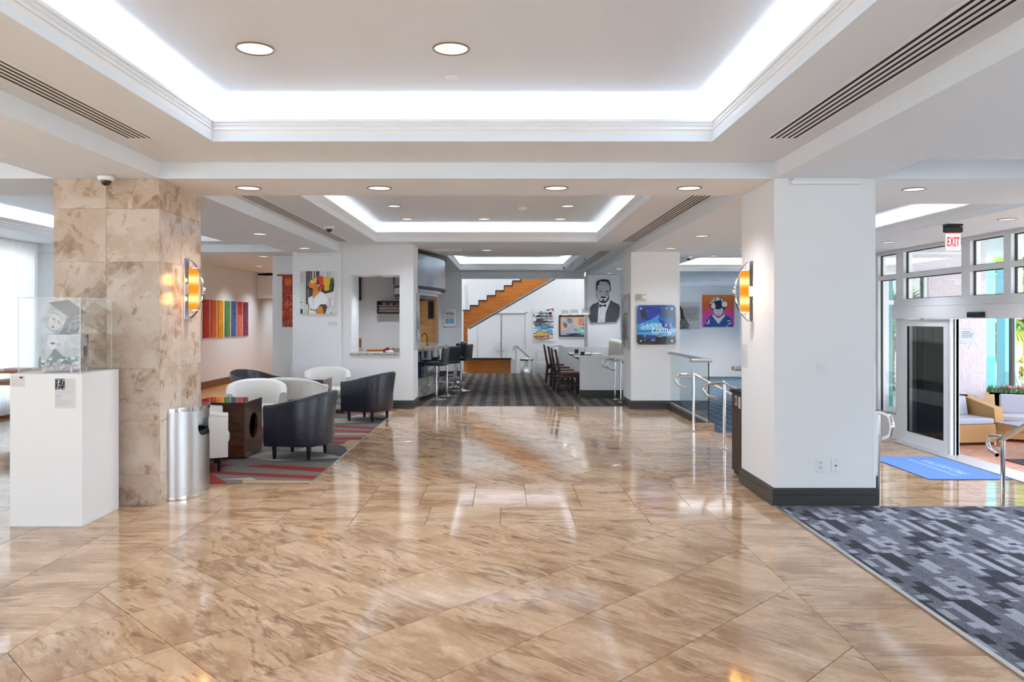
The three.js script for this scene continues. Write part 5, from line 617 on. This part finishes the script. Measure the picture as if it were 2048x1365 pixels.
{ const t = thing('wall_cabinet', 'dark brown stepped wall cabinet at the top of the hatch view', 'cabinet', [-2.46, 0, 18.6]); [[0.38, 2.75, 3.0], [0.30, 2.45, 2.75], [0.26, 2.3, 2.45], [0.22, 2.12, 2.3]].forEach(([w, y0, y1]) => obj('tier', lb(w, y1 - y0, 0.7, 0, (y0 + y1) / 2, 0), SM(0x4a2c1c, 0.4), t)); }
{ const t = thing('dark_shutter', 'narrow black framed shutter beside the hatch reveal', 'shutter', [-3.58, 0, 18.94]); obj('frame', [lb(0.17, 0.9, 0.05, 0, 2.55, 0)], M.black, t); obj('hinge', lb(0.03, 0.02, 0.02, 0.02, 2.62, 0.03), M.steel, t); }
[1.71, 1.42].forEach((y, k) => userTag(obj('glass_shelf', [bx(-3.9, -3.52, y, y + 0.02, 18.7, 18.998)], M.steel), (k ? 'lower' : 'upper') + ' small steel shelf in the room behind the hatch', 'shelf'));
{ const t = thing('work_counter', 'brown stone work counter seen at the bottom of the hatch', 'counter', [-3.62, 0, 17.4]); obj('body', lb(0.8, 0.92, 1.0, -0.15, 0.46, 0), SM(0x8d7258, 0.6), t); obj('top', lb(0.9, 0.06, 1.1, -0.1, 0.95, 0, 0.006), SM(0xb6a088, 0.4), t); obj('splash_back', lb(0.85, 0.22, 0.04, -0.1, 1.09, -0.5), SM(0x7c3f20, 0.4), t); }
{ const t = thing('under_cabinet', 'low dark red cabinet with oak top behind the hatch sill', 'cabinet', [-2.52, 0, 15.9]); obj('body', lb(0.44, 1.0, 0.8, 0, 0.5, 0), SM(0x43160f, 0.5), t); obj('top', lb(0.46, 0.03, 0.82, 0, 1.015, 0, 0.004), M.maple, t);
  const cl = thing('folded_cloth', 'folded dark red and white cloth on the hatch sill', 'cloth', [-2.22, 1.022, 14.6], 0.4); obj('red_layer', uvm(new RoundedBoxGeometry(0.13, 0.05, 0.09, 3, 0.02).rotateZ(0.5).translate(0, 0.045, 0)), SM(0x6a1c16, 0.9), cl); obj('white_layer', uvm(new RoundedBoxGeometry(0.15, 0.03, 0.11, 3, 0.013).translate(0.05, 0.016, 0.02)), M.white, cl); }
// bar stools
const stoolSeat = PM({ color: 0x1a1a22, roughness: 0.3, clearcoat: 0.4, clearcoatRoughness: 0.3 });
function barStool(label, x, d, turn) {
  const t = thing('bar_stool', label, 'bar stool', [x, 0.003, d], turn, 'bar stools');
  obj('base', lathe([[0, 0.06], [0.03, 0.055], [0.06, 0.035], [0.13, 0.016], [0.205, 0.008], [0.21, 0], [0, 0]], 36), M.chrome, t); obj('column', [bar([0, 0.04, 0], [0, 0.42, 0], 0.03), bar([0, 0.42, 0], [0, 0.7, 0], 0.02)], M.chrome, t);
  obj('foot_rest', tube([[0.02, 0.3, 0], [0.12, 0.3, 0.05], [0.17, 0.3, 0.14], [0.0, 0.3, 0.22], [-0.17, 0.3, 0.14], [-0.12, 0.3, 0.05], [-0.02, 0.3, 0]], 0.009, 40, 8), M.chrome, t);
  obj('seat', uvm(new RoundedBoxGeometry(0.42, 0.075, 0.4, 4, 0.03).translate(0, 0.735, 0)), stoolSeat, t);
  const bk = new RoundedBoxGeometry(0.41, 0.36, 0.065, 5, 0.028, 3), p = bk.attributes.position; for (let i = 0; i < p.count; i++) p.setZ(i, p.getZ(i) + 0.35 * p.getX(i) ** 2 - 0.10 * p.getY(i)); bk.computeVertexNormals(); obj('backrest', uvm(bk.translate(0, 0.89, -0.19)), stoolSeat, t);
}
barStool('nearest black bar stool with chrome pedestal, beside the wall end', -1.37, 15.75, -1.75);
barStool('second black bar stool from the wall end', -1.21, 16.5, -2.2);
barStool('third black bar stool from the wall end, standing farthest out', -0.98, 17.75, -1.9);
barStool('fourth black bar stool from the wall end', -1.18, 18.6, -2.1);
barStool('farthest black bar stool, below the beach picture', -1.22, 20.0, -1.8);
// ================================================================ STAIRCASE AND STAIR HALL
{ const t = thing('staircase', 'maple panelled staircase with dark treads and white balusters', 'staircase'); const d0 = 23.9, d1 = 25.3, n = 11, run = 0.262, rise = 0.152, x0 = -1.033, y0 = 1.907;
  const up = [[-1.25, 0.003], [-1.25, y0]]; for (let k = 0; k < n; k++) up.push([x0 + k * run, y0 + k * rise], [x0 + k * run, y0 + (k + 1) * rise]); up.push([x0 + n * run, y0 + n * rise], [x0 + n * run, 1.383 + (x0 + n * run + 1.126) * 0.581], [-1.126, 1.383], [-1.126, 0.003]);
  obj('side_panel', uvm(extrude(up, 0.05).translate(0, 0, -d0 - 0.05)), M.maple, t);
  for (let k = -1; k < n; k++) { const a = k < 0 ? -1.25 : x0 + k * run, b = x0 + (k + 1) * run, y = y0 + (k + 1) * rise; obj('tread', bx(a - 0.02, b, y, y + 0.03, d0 - 0.02, d1), M.dark, t); obj('riser', bx(b - 0.025, b, y + 0.03, y + rise, d0, d1 - 0.02), M.dark, t); }
  const L = 3.6; obj('soffit', uvm(extrude([[-1.126, 1.35], [-1.126, 1.383], [-1.126 + 3.2, 1.383 + 3.2 * 0.581], [-1.126 + 3.2, 1.35 + 3.2 * 0.581]], d1 - d0 - 0.06).translate(0, -0.004, -d1)), M.white, t);
  obj('soffit_edge', uvm(extrude([[-1.126, 1.32], [-1.126, 1.36], [2.07, 1.36 + 3.2 * 0.581], [2.07, 1.32 + 3.2 * 0.581]], 0.03).translate(0, -0.004, -d1 - 0.032)), M.dark, t);
  for (let k = -1; k < n; k++) for (const f of [0.15, 0.48, 0.82]) { const x = x0 + (k + f) * run, y = y0 + (k + 1) * rise; obj('baluster', bx(x - 0.012, x + 0.012, y + 0.03, y + 0.8 + f * rise, d1 - 0.05, d1 - 0.026), M.white, t); }
  obj('handrail', uvm(extrude([[x0 - run, y0 + 0.78], [x0 - run, y0 + 0.84], [x0 + 11 * run, y0 + 0.84 + 12 * rise], [x0 + 11 * run, y0 + 0.78 + 12 * rise]], 0.05).translate(0, 0, -d1 + 0.01)), M.white, t);
  obj('newel', bx(-1.25, -1.19, y0 + 0.03, y0 + 0.9, d1 - 0.08, d1 - 0.02), M.white, t); }
{ const t = thing('low_wall', 'low maple clad wall with a dark cap at the foot of the stairs', 'low wall'); obj('panel', [bx(-1.125, -0.46, 0.003, 0.42, 23.6, 23.75), bx(-0.457, 0.2, 0.003, 0.42, 23.6, 23.75)], M.maple, t); obj('cap', rbx(-1.14, 0.23, 0.42, 0.46, 23.57, 23.79, 0.005), M.dark, t); obj('end_post', bx(0.2, 0.33, 0.003, 0.44, 23.58, 23.77), M.white, t); }
{ const t = thing('door_4', 'pair of white doors with chrome lever handles behind the staircase', 'door'); t.userData.kind = 'structure'; obj('leaf', rbx(-0.95, -0.1, -0.3, 1.86, 27.02, 27.07, 0.003), M.wall, t); obj('leaf', rbx(-0.09, 0.76, -0.3, 1.86, 27.02, 27.07, 0.003), M.wall, t); obj('astragal', bx(-0.115, -0.075, -0.3, 1.84, 27.0, 27.02), SM(0x9a9a9a, 0.4), t); obj('handle', [bx(-0.25, -0.15, 0.55, 0.85, 26.99, 27.02), bar([-0.2, 0.68, -26.98], [-0.34, 0.68, -26.97], 0.012), bar([-0.05, 0.66, -26.98], [0.12, 0.66, -26.97], 0.012)], M.steel, t); obj('frame', [bx(-1.0, -0.95, -0.3, 1.9, 26.98, 27.06), bx(0.76, 0.81, -0.3, 1.9, 26.98, 27.06), bx(-1.0, 0.81, 1.86, 1.91, 26.98, 27.06)], M.trim, t); for (const y of [0.3, 1.0, 1.6]) obj('hinge', [bx(-0.97, -0.945, y, y + 0.14, 27.0, 27.021), bx(0.745, 0.77, y, y + 0.14, 27.0, 27.021)], M.steel, t); }
// handrail with a looped end: local x runs along the rail, loop at -x, falling towards +x
function loopRail(name, label, pos, turn, o) { const t = thing(name, label, 'handrail', pos, turn, 'steel handrails'), { h = 0.82, post = 0.02, lead = 0.28, fall = 0.5, run = 0.9, r = 0.02, base = 0, base2 = 0, loop = 0.16 } = o;
  obj('rail', [tube([[-lead + 0.05, h - loop * 1.15, 0], [-lead - 0.06, h - loop * 0.95, 0], [-lead - 0.1, h - loop * 0.5, 0], [-lead - 0.05, h - loop * 0.08, 0], [-lead + 0.06, h, 0], [0, h, 0]], r, 40, 12), tube([[0, h, 0], [0.02, h - 0.005, 0], [run, h - fall, 0]], r, 24, 12)], M.chrome, t);
  obj('post', bar([0, base, 0], [0, h, 0], post), M.chrome, t); obj('flange', lathe([[0, 0.012], [0.05, 0.012], [0.055, 0]], 24).translate(0, base, 0), M.chrome, t);
  obj('post', bar([run, base2, 0], [run, h - fall, 0], post), M.chrome, t); return t; }
loopRail('handrail', 'looped steel handrail farther from the viewer at the lounge steps', [2.77, 0, 11.33], 0, { h: 0.83, fall: 0.5, run: 0.95, lead: 0.16, base2: -0.374 });
loopRail('handrail', 'looped steel handrail nearer the viewer at the lounge steps', [2.77, 0, 9.75], 0, { h: 0.83, fall: 0.5, run: 0.95, lead: 0.16, base2: -0.374 });
loopRail('handrail', 'white looped handrail nearer the dining booth', [2.27, 0.003, 15.85], 0, { h: 0.82, fall: 0.4, run: 0.85, lead: 0.16, r: 0.018 });
loopRail('handrail', 'white looped handrail nearer the lounge sign column', [2.295, 0.003, 15.22], 0, { h: 0.82, fall: 0.4, run: 0.85, lead: 0.16, r: 0.018 });
loopRail('handrail', 'looped steel handrail in the stair hall behind the dining chairs', [1.7, 0.0, 23.3], 0, { h: 0.85, fall: 0.3, run: 0.6, lead: 0.15, r: 0.018 });
{ const t = thing('handrail', 'steel handrail at the end of the low maple wall', 'handrail', [0.36, 0, 23.6]); obj('rail', tube([[-0.06, 0.68, 0], [-0.07, 0.78, 0], [0, 0.83, 0], [0.1, 0.76, -0.1], [0.42, 0.46, -0.5]], 0.02, 30, 10), M.steel, t); obj('post', [bar([0, 0.003, 0], [0, 0.82, 0], 0.02), bar([0.42, -0.299, -0.5], [0.42, 0.46, -0.5], 0.02)], M.white, t); }
{ const t = thing('steel_bin', 'round steel bin in the stair hall', 'bin', [0.74, -0.3, 25.4]); obj('drum', lathe([[0, 0], [0.2, 0], [0.2, 0.6], [0, 0.6]], 32), M.steel, t); obj('lid', lathe([[0.1, 0.71], [0.2, 0.7], [0.235, 0.66], [0.235, 0.6], [0, 0.6]], 32), M.chrome, t); }
{ const t = thing('service_table', 'stainless service table against the stair hall wall', 'table', [1.6, -0.3, 26.5]); obj('top', lb(1.1, 0.05, 0.6, 0, 0.85, 0, 0.006), M.steel, t); obj('shelf', lb(1.05, 0.03, 0.55, 0, 0.5, 0), M.steel, t); for (const [sx, sz] of [[-1, 1], [1, 1], [-1, -1], [1, -1]]) obj('leg', bar([sx * 0.5, 0, sz * 0.26], [sx * 0.5, 0.83, sz * 0.26], 0.02), M.steel, t); }
// ================================================================ DINING BOOTH
{ const t = thing('booth_wall', 'low white booth wall with black skirting beside the dining chairs', 'low wall'); obj('panel', bx(1.58, 2.6, 0.003, 0.885, 16.1, 16.22), M.wall, t); obj('skirting', bx(1.57, 2.61, 0.003, 0.17, 16.075, 16.1), M.base, t);
  const t2 = thing('booth_wall', 'far low white booth wall behind the dining tables', 'low wall'); obj('panel', bx(1.5, 3.1, 0.003, 0.885, 21.2, 21.3), M.wall, t2); }
{ const up = SM(0xbfb9ae, 0.8); const t = thing('booth_bench', 'beige upholstered booth bench behind the low white wall', 'bench', [2.72, 0.003, 18.75]); obj('backrest', uvm(new RoundedBoxGeometry(0.22, 1.1, 4.6, 4, 0.08).rotateZ(-0.06).translate(0.2, 0.56, 0)), up, t); obj('seat', uvm(new RoundedBoxGeometry(0.5, 0.16, 4.6, 4, 0.06).translate(-0.12, 0.42, 0)), up, t); obj('base', lb(0.4, 0.34, 4.5, -0.06, 0.17, 0), M.darkwood, t); }
const chairWood = PM({ color: 0x2a1410, roughness: 0.35, clearcoat: 0.3 });
function diningChair(label, x, d, turn) { const t = thing('dining_chair', label, 'chair', [x, 0.003, d], turn, 'wooden dining chairs');
  obj('seat', uvm(new RoundedBoxGeometry(0.44, 0.07, 0.43, 4, 0.025).translate(0, 0.46, 0)), SM(0x5b2f26, 0.4), t); obj('seat_frame', lb(0.44, 0.06, 0.42, 0, 0.40, 0), chairWood, t);
  obj('backrest', uvm(new THREE.BoxGeometry(0.36, 0.36, 0.016).rotateX(-0.17).translate(0, 0.77, -0.255)), SM(0xffffff, 0.4, { map: M.maple.map, color: 0xb8733c }), t);
  for (const s of [-1, 1]) { obj('leg', bar([s * 0.19, 0, 0.19], [s * 0.19, 0.4, 0.19], 0.018, 0.024, 8), chairWood, t); obj('leg', [bar([s * 0.19, 0, -0.24], [s * 0.19, 0.45, -0.2], 0.018, 0.024, 8), bar([s * 0.19, 0.45, -0.2], [s * 0.19, 0.98, -0.295], 0.022, 0.016, 8)], chairWood, t); }
  obj('stretcher', [lb(0.36, 0.025, 0.02, 0, 0.2, 0.19), lb(0.02, 0.025, 0.4, 0.19, 0.22, -0.02), lb(0.02, 0.025, 0.4, -0.19, 0.22, -0.02)], chairWood, t); obj('back_rail', lb(0.38, 0.03, 0.022, 0, 0.955, -0.288), chairWood, t); }
diningChair('dark wooden dining chair nearest the low booth wall', 1.42, 16.98, 1.57); diningChair('second dark wooden dining chair from the low booth wall', 1.38, 17.85, 1.57); diningChair('third dark wooden dining chair from the low booth wall', 1.37, 18.85, 1.57); diningChair('dark wooden dining chair farthest from the low booth wall', 1.33, 20.1, 1.57);
[['nearest the low booth wall', 17.1], ['in the middle of the booth', 18.5], ['farthest from the low booth wall', 20.0]].forEach(([n, d], k) => { const t = thing('dining_table', 'white topped dining table with dark edge ' + n, 'table', [2.08, 0.003, d], 0, 'dining tables'); obj('top', [lb(0.8, 0.02, 0.78, 0, 0.755, 0, 0.004)], SM(0xd6d2cc, 0.25), t); obj('edge', lb(0.82, 0.03, 0.8, 0, 0.73, 0, 0.004), chairWood, t); obj('pedestal', [bar([0, 0.03, 0], [0, 0.72, 0], 0.045), lathe([[0, 0.04], [0.06, 0.04], [0.26, 0.02], [0.27, 0], [0, 0]], 28)], M.black, t);
  const c = thing('condiment_caddy', 'black condiment caddy on the dining table ' + n, 'caddy', [1.86, 0.768, d - 0.1], 0, 'table caddies'); obj('holder', [lb(0.09, 0.1, 0.09, 0, 0.05, 0, 0.004), lb(0.13, 0.008, 0.12, 0, 0.004, 0)], M.black, c); obj('card', lb(0.005, 0.16, 0.1, 0.055, 0.085, 0), M.white, c); });
// ================================================================ GLASS GUARDS, CONSOLE, RIGHT SIDE
const railM = PM({ color: new THREE.Color(0.52, 0.52, 0.53), metalness: 1, roughness: 0.35 }), guardGlass = PM({ color: new THREE.Color(0.80, 0.88, 0.90), transmission: 1, thickness: 0, roughness: 0 });
{ const t = thing('glass_guard', 'frameless glass guard with flat steel rail beside the lounge steps', 'guard'); obj('pane', bx(3.03, 3.04, 0.1, 1.0, 11.5, 14.1), guardGlass, t); obj('end_edge', bx(3.028, 3.042, 0.1, 1.0, 11.488, 11.5), M.dark, t); obj('curb', bx(2.99, 3.08, 0.0, 0.1, 11.5, 14.12), M.darkwood, t); obj('end_block', rbx(2.83, 3.09, 0.0, 0.1, 11.38, 11.487, 0.006), stepMat, t); obj('curb_channel', bx(3.015, 3.055, 0.1, 0.125, 11.5, 14.12), M.steel, t); obj('top_rail', [rbx(2.98, 3.09, 1.0, 1.05, 11.46, 14.12, 0.02, 3), rbx(2.76, 3.09, 1.0, 1.05, 11.44, 11.55, 0.02, 3)], railM, t); }
{ const t = thing('glass_guard', 'short glass guard with steel rail partly hidden by the right white column', 'guard'); obj('pane', bx(2.93, 3.04, 0.1, 1.0, 9.56, 9.57), guardGlass, t); obj('pane', bx(3.03, 3.04, 0.1, 1.0, 7.8, 9.55), guardGlass, t); obj('curb', bx(2.99, 3.07, 0.0, 0.1, 7.8, 9.6), M.darkwood, t); obj('top_rail', [rbx(2.82, 3.09, 1.0, 1.06, 9.5, 9.62, 0.02, 3), rbx(2.98, 3.09, 1.0, 1.06, 7.8, 9.6, 0.02, 3)], railM, t); }
{ const t = thing('console_cabinet', 'dark brown console cabinet behind the right white column', 'cabinet', [2.72, 0, 8.05]); obj('body', lb(0.48, 0.84, 0.5, -0.04, 0.45, 0, 0.004), M.darkwood, t); obj('top', lb(0.52, 0.03, 0.54, -0.04, 0.875, 0, 0.004), M.dark, t); obj('base', lb(0.44, 0.03, 0.46, -0.04, 0.015, 0), M.dark, t); obj('red_sticker', [lb(0.002, 0.1, 0.055, -0.281, 0.78, -0.1)], SM(0xdcdcdc, 0.5), t); obj('sticker_mark', lb(0.002, 0.06, 0.03, -0.2825, 0.78, -0.1), SM(0xb02a34, 0.5), t); obj('notice', lb(0.002, 0.12, 0.08, -0.281, 0.77, 0.02), SM(0xb8b8b8, 0.5), t); }
loopRail('handrail', 'chrome handrail at the entrance steps nearer the blue mat', [4.86, LOW, 7.55], -Math.PI / 2, { h: 0.98, fall: -0.55, run: 1.0, lead: 0.14, r: 0.021, base2: 0.506 });
loopRail('handrail', 'chrome handrail end showing beside the right white column', [3.45, -0.332, 7.15], Math.PI / 2, { h: 1.11, fall: 0.3, run: 0.55, lead: 0.16, r: 0.021, base2: -0.167, loop: 0.2 });
{ const tx = canvasTex(320, 512, (g, w, h) => { const r = mulberry(500); g.fillStyle = '#5b84c8'; g.fillRect(0, 0, w, h); for (let i = 0; i < 30000; i++) { g.fillStyle = r() > 0.5 ? 'rgba(255,255,255,0.06)' : 'rgba(0,0,30,0.08)'; g.fillRect(r() * w, r() * h, 2, 2); } g.save(); g.translate(170, 256); g.rotate(Math.PI / 2); g.fillStyle = '#aac4e8'; g.textAlign = 'center'; g.font = '52px sans-serif'; g.fillText('GALLERY ONE', 0, -10); g.fillStyle = '#8fb0de'; for (let k = 0; k < 24; k++) g.fillRect(-190 + k * 16, 18, 11, 14); g.restore(); });
  const t = thing('door_mat', 'blue door mat with pale lettering inside the entrance', 'mat', [6.2, LOW, 11.15]); obj('backing', lb(1.1, 0.01, 1.7, 0, 0.005, 0, 0.003), SM(0x3a5a94, 0.9), t); obj('pile', new THREE.PlaneGeometry(1.1, 1.7).rotateX(-Math.PI / 2).translate(0, 0.0108, 0), SM(0xffffff, 0.95, { map: tx }), t);
  const t2 = thing('door_mat', 'dark outdoor mat beyond the entrance threshold', 'mat', [8.35, LOW, 10.85]); obj('pile', lb(1.5, 0.012, 1.9, 0, 0.004, 0, 0.003), SM(0x3a3442, 0.95), t2); }
// ================================================================ OUTSIDE FURNITURE AND PLANTING
const wk = lattice(95), wickTex = dataTex(256, 256, (u, v, x, y) => { const k = ((x >> 3) + (y >> 3)) % 2 ? 1 : 0.86, n = 0.92 + 0.16 * speck(x * 0.6, y * 0.6, 256, 256); return [206 * k * n, 160 * k * n, 106 * k * n]; }, [4, 4]);
const wicker = SM(0xffffff, 0.7, { map: wickTex }), cush = SM(0xb9bccb, 0.9);
function wickerSofa(label, pos, turn, w) { const t = thing('wicker_sofa', label, 'sofa', pos, turn, 'wicker seats'); obj('base', lb(w, 0.30, 0.85, 0, 0.2, 0, 0.01), wicker, t); obj('backrest', uvm(extrude([[-0.42, 0.3], [-0.30, 0.3], [-0.36, 0.78], [-0.46, 0.78]], w).rotateY(Math.PI / 2).scale(1, 1, -1).translate(-w / 2, 0, 0)), wicker, t);
  for (const s of [-1, 1]) obj('arm', uvm(extrude([[-0.42, 0.05], [0.42, 0.05], [0.34, 0.62], [-0.46, 0.78]], 0.16).rotateY(-Math.PI / 2).translate(s > 0 ? w / 2 + 0.08 : -w / 2 + 0.08, 0, 0)), wicker, t); obj('seat_cushion', uvm(new RoundedBoxGeometry(w - 0.2, 0.1, 0.65, 3, 0.03).translate(0, 0.4, 0.06)), cush, t); obj('back_cushion', uvm(new RoundedBoxGeometry(w - 0.3, 0.36, 0.12, 3, 0.04).rotateX(-0.2).translate(0, 0.6, -0.24)), cush, t); for (const [sx, sz] of [[-1, 1], [1, 1], [-1, -1], [1, -1]]) obj('foot', lb(0.1, 0.05, 0.1, sx * (w / 2 - 0.08), 0.025, sz * 0.36), M.white, t); return t; }
wickerSofa('tan wicker armchair partly behind the entrance door jamb', [7.95, LOW - 0.004, 13.55], 0.15, 0.95); wickerSofa('tan wicker corner sofa with grey cushions outside the entrance', [9.35, LOW - 0.004, 13.7], -0.55, 1.3);
{ const t = thing('wicker_table', 'square tan wicker coffee table with glass top on the porch', 'table', [8.55, LOW - 0.004, 12.3], 0.1); obj('frame', [lb(0.9, 0.1, 0.04, 0, 0.40, 0.43), lb(0.9, 0.1, 0.04, 0, 0.40, -0.43), lb(0.04, 0.1, 0.9, 0.43, 0.40, 0), lb(0.04, 0.1, 0.9, -0.43, 0.40, 0)], wicker, t); obj('top', lb(0.92, 0.012, 0.92, 0, 0.457, 0), PM({ color: 0xaab2bf, roughness: 0.08 }), t); for (const [sx, sz] of [[-1, 1], [1, 1], [-1, -1], [1, -1]]) obj('leg', [lb(0.09, 0.4, 0.09, sx * 0.4, 0.24, sz * 0.4)], wicker, t); for (const [sx, sz] of [[-1, 1], [1, 1], [-1, -1], [1, -1]]) obj('foot', lb(0.092, 0.06, 0.092, sx * 0.4, 0.03, sz * 0.4), M.white, t); }
{ const t = thing('notice_plate', 'small grey notice plate on the lavender stucco wall', 'sign', [8.78, 1.32, 14.7]); obj('plate', lb(0.3, 0.26, 0.012, 0, 0, 0.01), SM(0xb9c4d4, 0.4), t); obj('print', new THREE.PlaneGeometry(0.29, 0.25).translate(0, 0, 0.0172), SM(0xffffff, 0.5, { map: canvasTex(128, 110, (g, w, h) => { g.fillStyle = '#b9c4d6'; g.fillRect(0, 0, w, h); g.fillStyle = '#5d6470'; for (let i = 0; i < 4; i++) g.fillRect(16, 18 + i * 14, 70 + (i * 29) % 34, 5); }) }), t); }
const leafM = (c) => SM(c, 0.7, { side: THREE.DoubleSide });
{ const t = thing('planter', 'long grey planter bowl with low green and pink plants', 'planter', [10.15, LOW, 15.6]); obj('bowl', uvm(new THREE.CylinderGeometry(1, 0.8, 0.42, 40).scale(0.62, 1, 0.4).translate(0, 0.41, 0)), SM(0x9aa0ac, 0.6), t); obj('stand', uvm(new THREE.CylinderGeometry(0.3, 0.35, 0.2, 24).translate(0, 0.1, 0)), SM(0x8a909c, 0.6), t); const r = mulberry(510), gg = []; for (let i = 0; i < 130; i++) { const a = r() * 6.3, q = Math.sqrt(r()); const g = new THREE.ConeGeometry(0.025, 0.16 + r() * 0.1, 4).rotateZ((r() - 0.5) * 1.4).rotateY(r() * 6).translate(Math.cos(a) * q * 0.55, 0.66 + r() * 0.08, Math.sin(a) * q * 0.34); gg.push(g); } userTag(obj('foliage', gg, leafM(0x4a6a3a), t), null, null, null, 'stuff'); obj('blossoms', [...Array(14)].map(() => new THREE.IcosahedronGeometry(0.03, 1).translate((r() - 0.2) * 0.7, 0.74 + r() * 0.05, (r() - 0.5) * 0.4)), leafM(0xc86a88), t); }
const turq = SM(new THREE.Color(0.10, 0.46, 0.52), 0.5);
const tq = (label, x0, x1, d0, d1, m) => userTag(obj('porch_post', rbx(x0, x1, LOW - 0.06, 2.9, d0, d1, 0.01), m), label, 'post');
tq('bright turquoise porch post beside the stucco wall', 10.42, 10.72, 16.9, 17.2, turq); tq('darker turquoise porch post nearer the palm', 11.05, 11.3, 17.1, 17.4, SM(new THREE.Color(0.08, 0.28, 0.33), 0.5)); tq('thin dark brown porch post beside the palms', 10.60, 10.68, 16.2, 16.28, SM(0x3a2e28, 0.6));
tq('turquoise post seen through the narrow window beside the column', 9.62, 9.84, 19.6, 19.9, turq);
// fan palms
const frondG = (() => { const pos = [], n = 15; for (let k = 0; k < n; k++) { const a = (k / (n - 1) - 0.5) * 2.5, L = 0.75 - 0.12 * Math.abs(a), w = 0.05; const s = Math.sin(a), c = Math.cos(a), tip = [s * L, -0.22 * L * L, c * L + 0.55], mid1 = [s * L * 0.5 - c * w, 0.03, c * L * 0.5 + s * w + 0.55], mid2 = [s * L * 0.5 + c * w, 0.0, c * L * 0.5 - s * w + 0.55], o = [0, 0, 0.5]; pos.push(...o, ...mid2, ...mid1, ...mid1, ...mid2, ...tip); } const g = new THREE.BufferGeometry(); g.setAttribute('position', new THREE.Float32BufferAttribute(pos, 3)); g.computeVertexNormals(); const st = new THREE.CylinderGeometry(0.012, 0.02, 0.55, 5).rotateX(Math.PI / 2).translate(0, 0, 0.275).toNonIndexed(); st.deleteAttribute('uv'); return mergeGeometries([g, st]); })();
function palm(label, x, d, h, s, seed) { const t = thing('palm_tree', label, 'palm tree', [x, LOW - 0.06, d], 0, 'palms outside'); const r = mulberry(seed); const ring = []; for (let k = 0; k < 14; k++) ring.push([0.15 + 0.03 * r(), k / 14 * h], [0.19, (k + 0.8) / 14 * h]); obj('trunk', lathe([[0, 0], ...ring, [0.1, h], [0, h]], 14), SM(0x9a6238, 0.9), t);
  const ms = [leafM(0x7f9a34), leafM(0x5f8030), leafM(0x9aaa44)]; for (let k = 0; k < 26; k++) { const f = obj('frond', frondG, ms[k % 3], t); f.position.set(0, h, 0); f.rotation.set(0, 0, 0); f.rotation.order = 'YXZ'; f.rotation.y = k * 2.4; f.rotation.x = -0.9 + 1.7 * (k / 26) + (r() - 0.5) * 0.3; f.scale.setScalar(s * (0.85 + 0.3 * r())); } }
palm('fan palm with yellow-green crown in the middle of the entrance view', 15.2, 24, 2.5, 1.5, 1); palm('fan palm with orange-brown trunk at the edge of the entrance view', 18.4, 27.2, 3.6, 1.6, 2); palm('dark fan palm seen through the narrow window beside the column', 11.9, 24.0, 2.0, 1.2, 3);
{ const t = thing('garden_railing', 'white garden railing before the palms', 'railing', [0, 0, 0]); obj('rail', bx(11.5, 18, 0.38, 0.44, 21.0, 21.06), M.white, t); obj('rail', bx(11.5, 18, -0.44, -0.38, 21.0, 21.06), M.white, t); for (let k = 0; k < 22; k++) obj('picket', bx(11.5 + k * 0.3, 11.55 + k * 0.3, LOW - 0.06, 0.38, 21.01, 21.05), M.white, t); }
{ const r = mulberry(520); const hedge = (label, x0, x1, d0, d1, h, c, n) => { const gs = []; for (let i = 0; i < n; i++) { const g = new THREE.ConeGeometry(0.03, 0.3 + r() * 0.25, 3).rotateZ((r() - 0.5) * 1.3).rotateX((r() - 0.5) * 1.3).translate(mix(x0, x1, r()), LOW + h * Math.sqrt(r()), -mix(d0, d1, r())); gs.push(g); } userTag(obj('shrub', gs, leafM(c)), label, 'shrub', null, 'stuff'); };
  hedge('grey-green tufted grass bed before the white garden railing', 11.6, 15, 18.6, 20.2, 0.55, 0x7f9480, 2600); hedge('olive hedge behind the white garden railing', 11.5, 18, 21.6, 22.3, 1.0, 0x8f8a40, 2200); }
{ const t = thing('far_building', 'pale sunlit building across the garden', 'building', [0, 0, 0]); obj('wall', bx(8, 46, -0.6, 9, 40, 41), SM(new THREE.Color(0.82, 0.80, 0.78), 0.9), t); for (let k = 0; k < 9; k++) for (const y of [0.6, 3.8]) { const w = obj('window', bx(10 + k * 4, 11.8 + k * 4, y, y + 1.6, 39.96, 40), SM(0x9fd0d6, 0.3), t); obj('balcony_rail', bx(9.8 + k * 4, 12 + k * 4, y - 0.5, y + 0.3, 39.7, 39.75), SM(0xe6eeee, 0.6), w); } }
{ const t = thing('window_lounge', 'lounge windows towards the porch', 'window'); t.userData.kind = 'structure'; obj('pane', bx(7.07, 7.075, 0.2, 2.6, 15.2, 18.6), M.glass, t); for (const d of [15.2, 16.3, 17.4, 18.55]) obj('frame', bx(7.03, 7.12, 0.2, 2.6, d, d + 0.05), al, t); }

renderer.render(scene, camera);
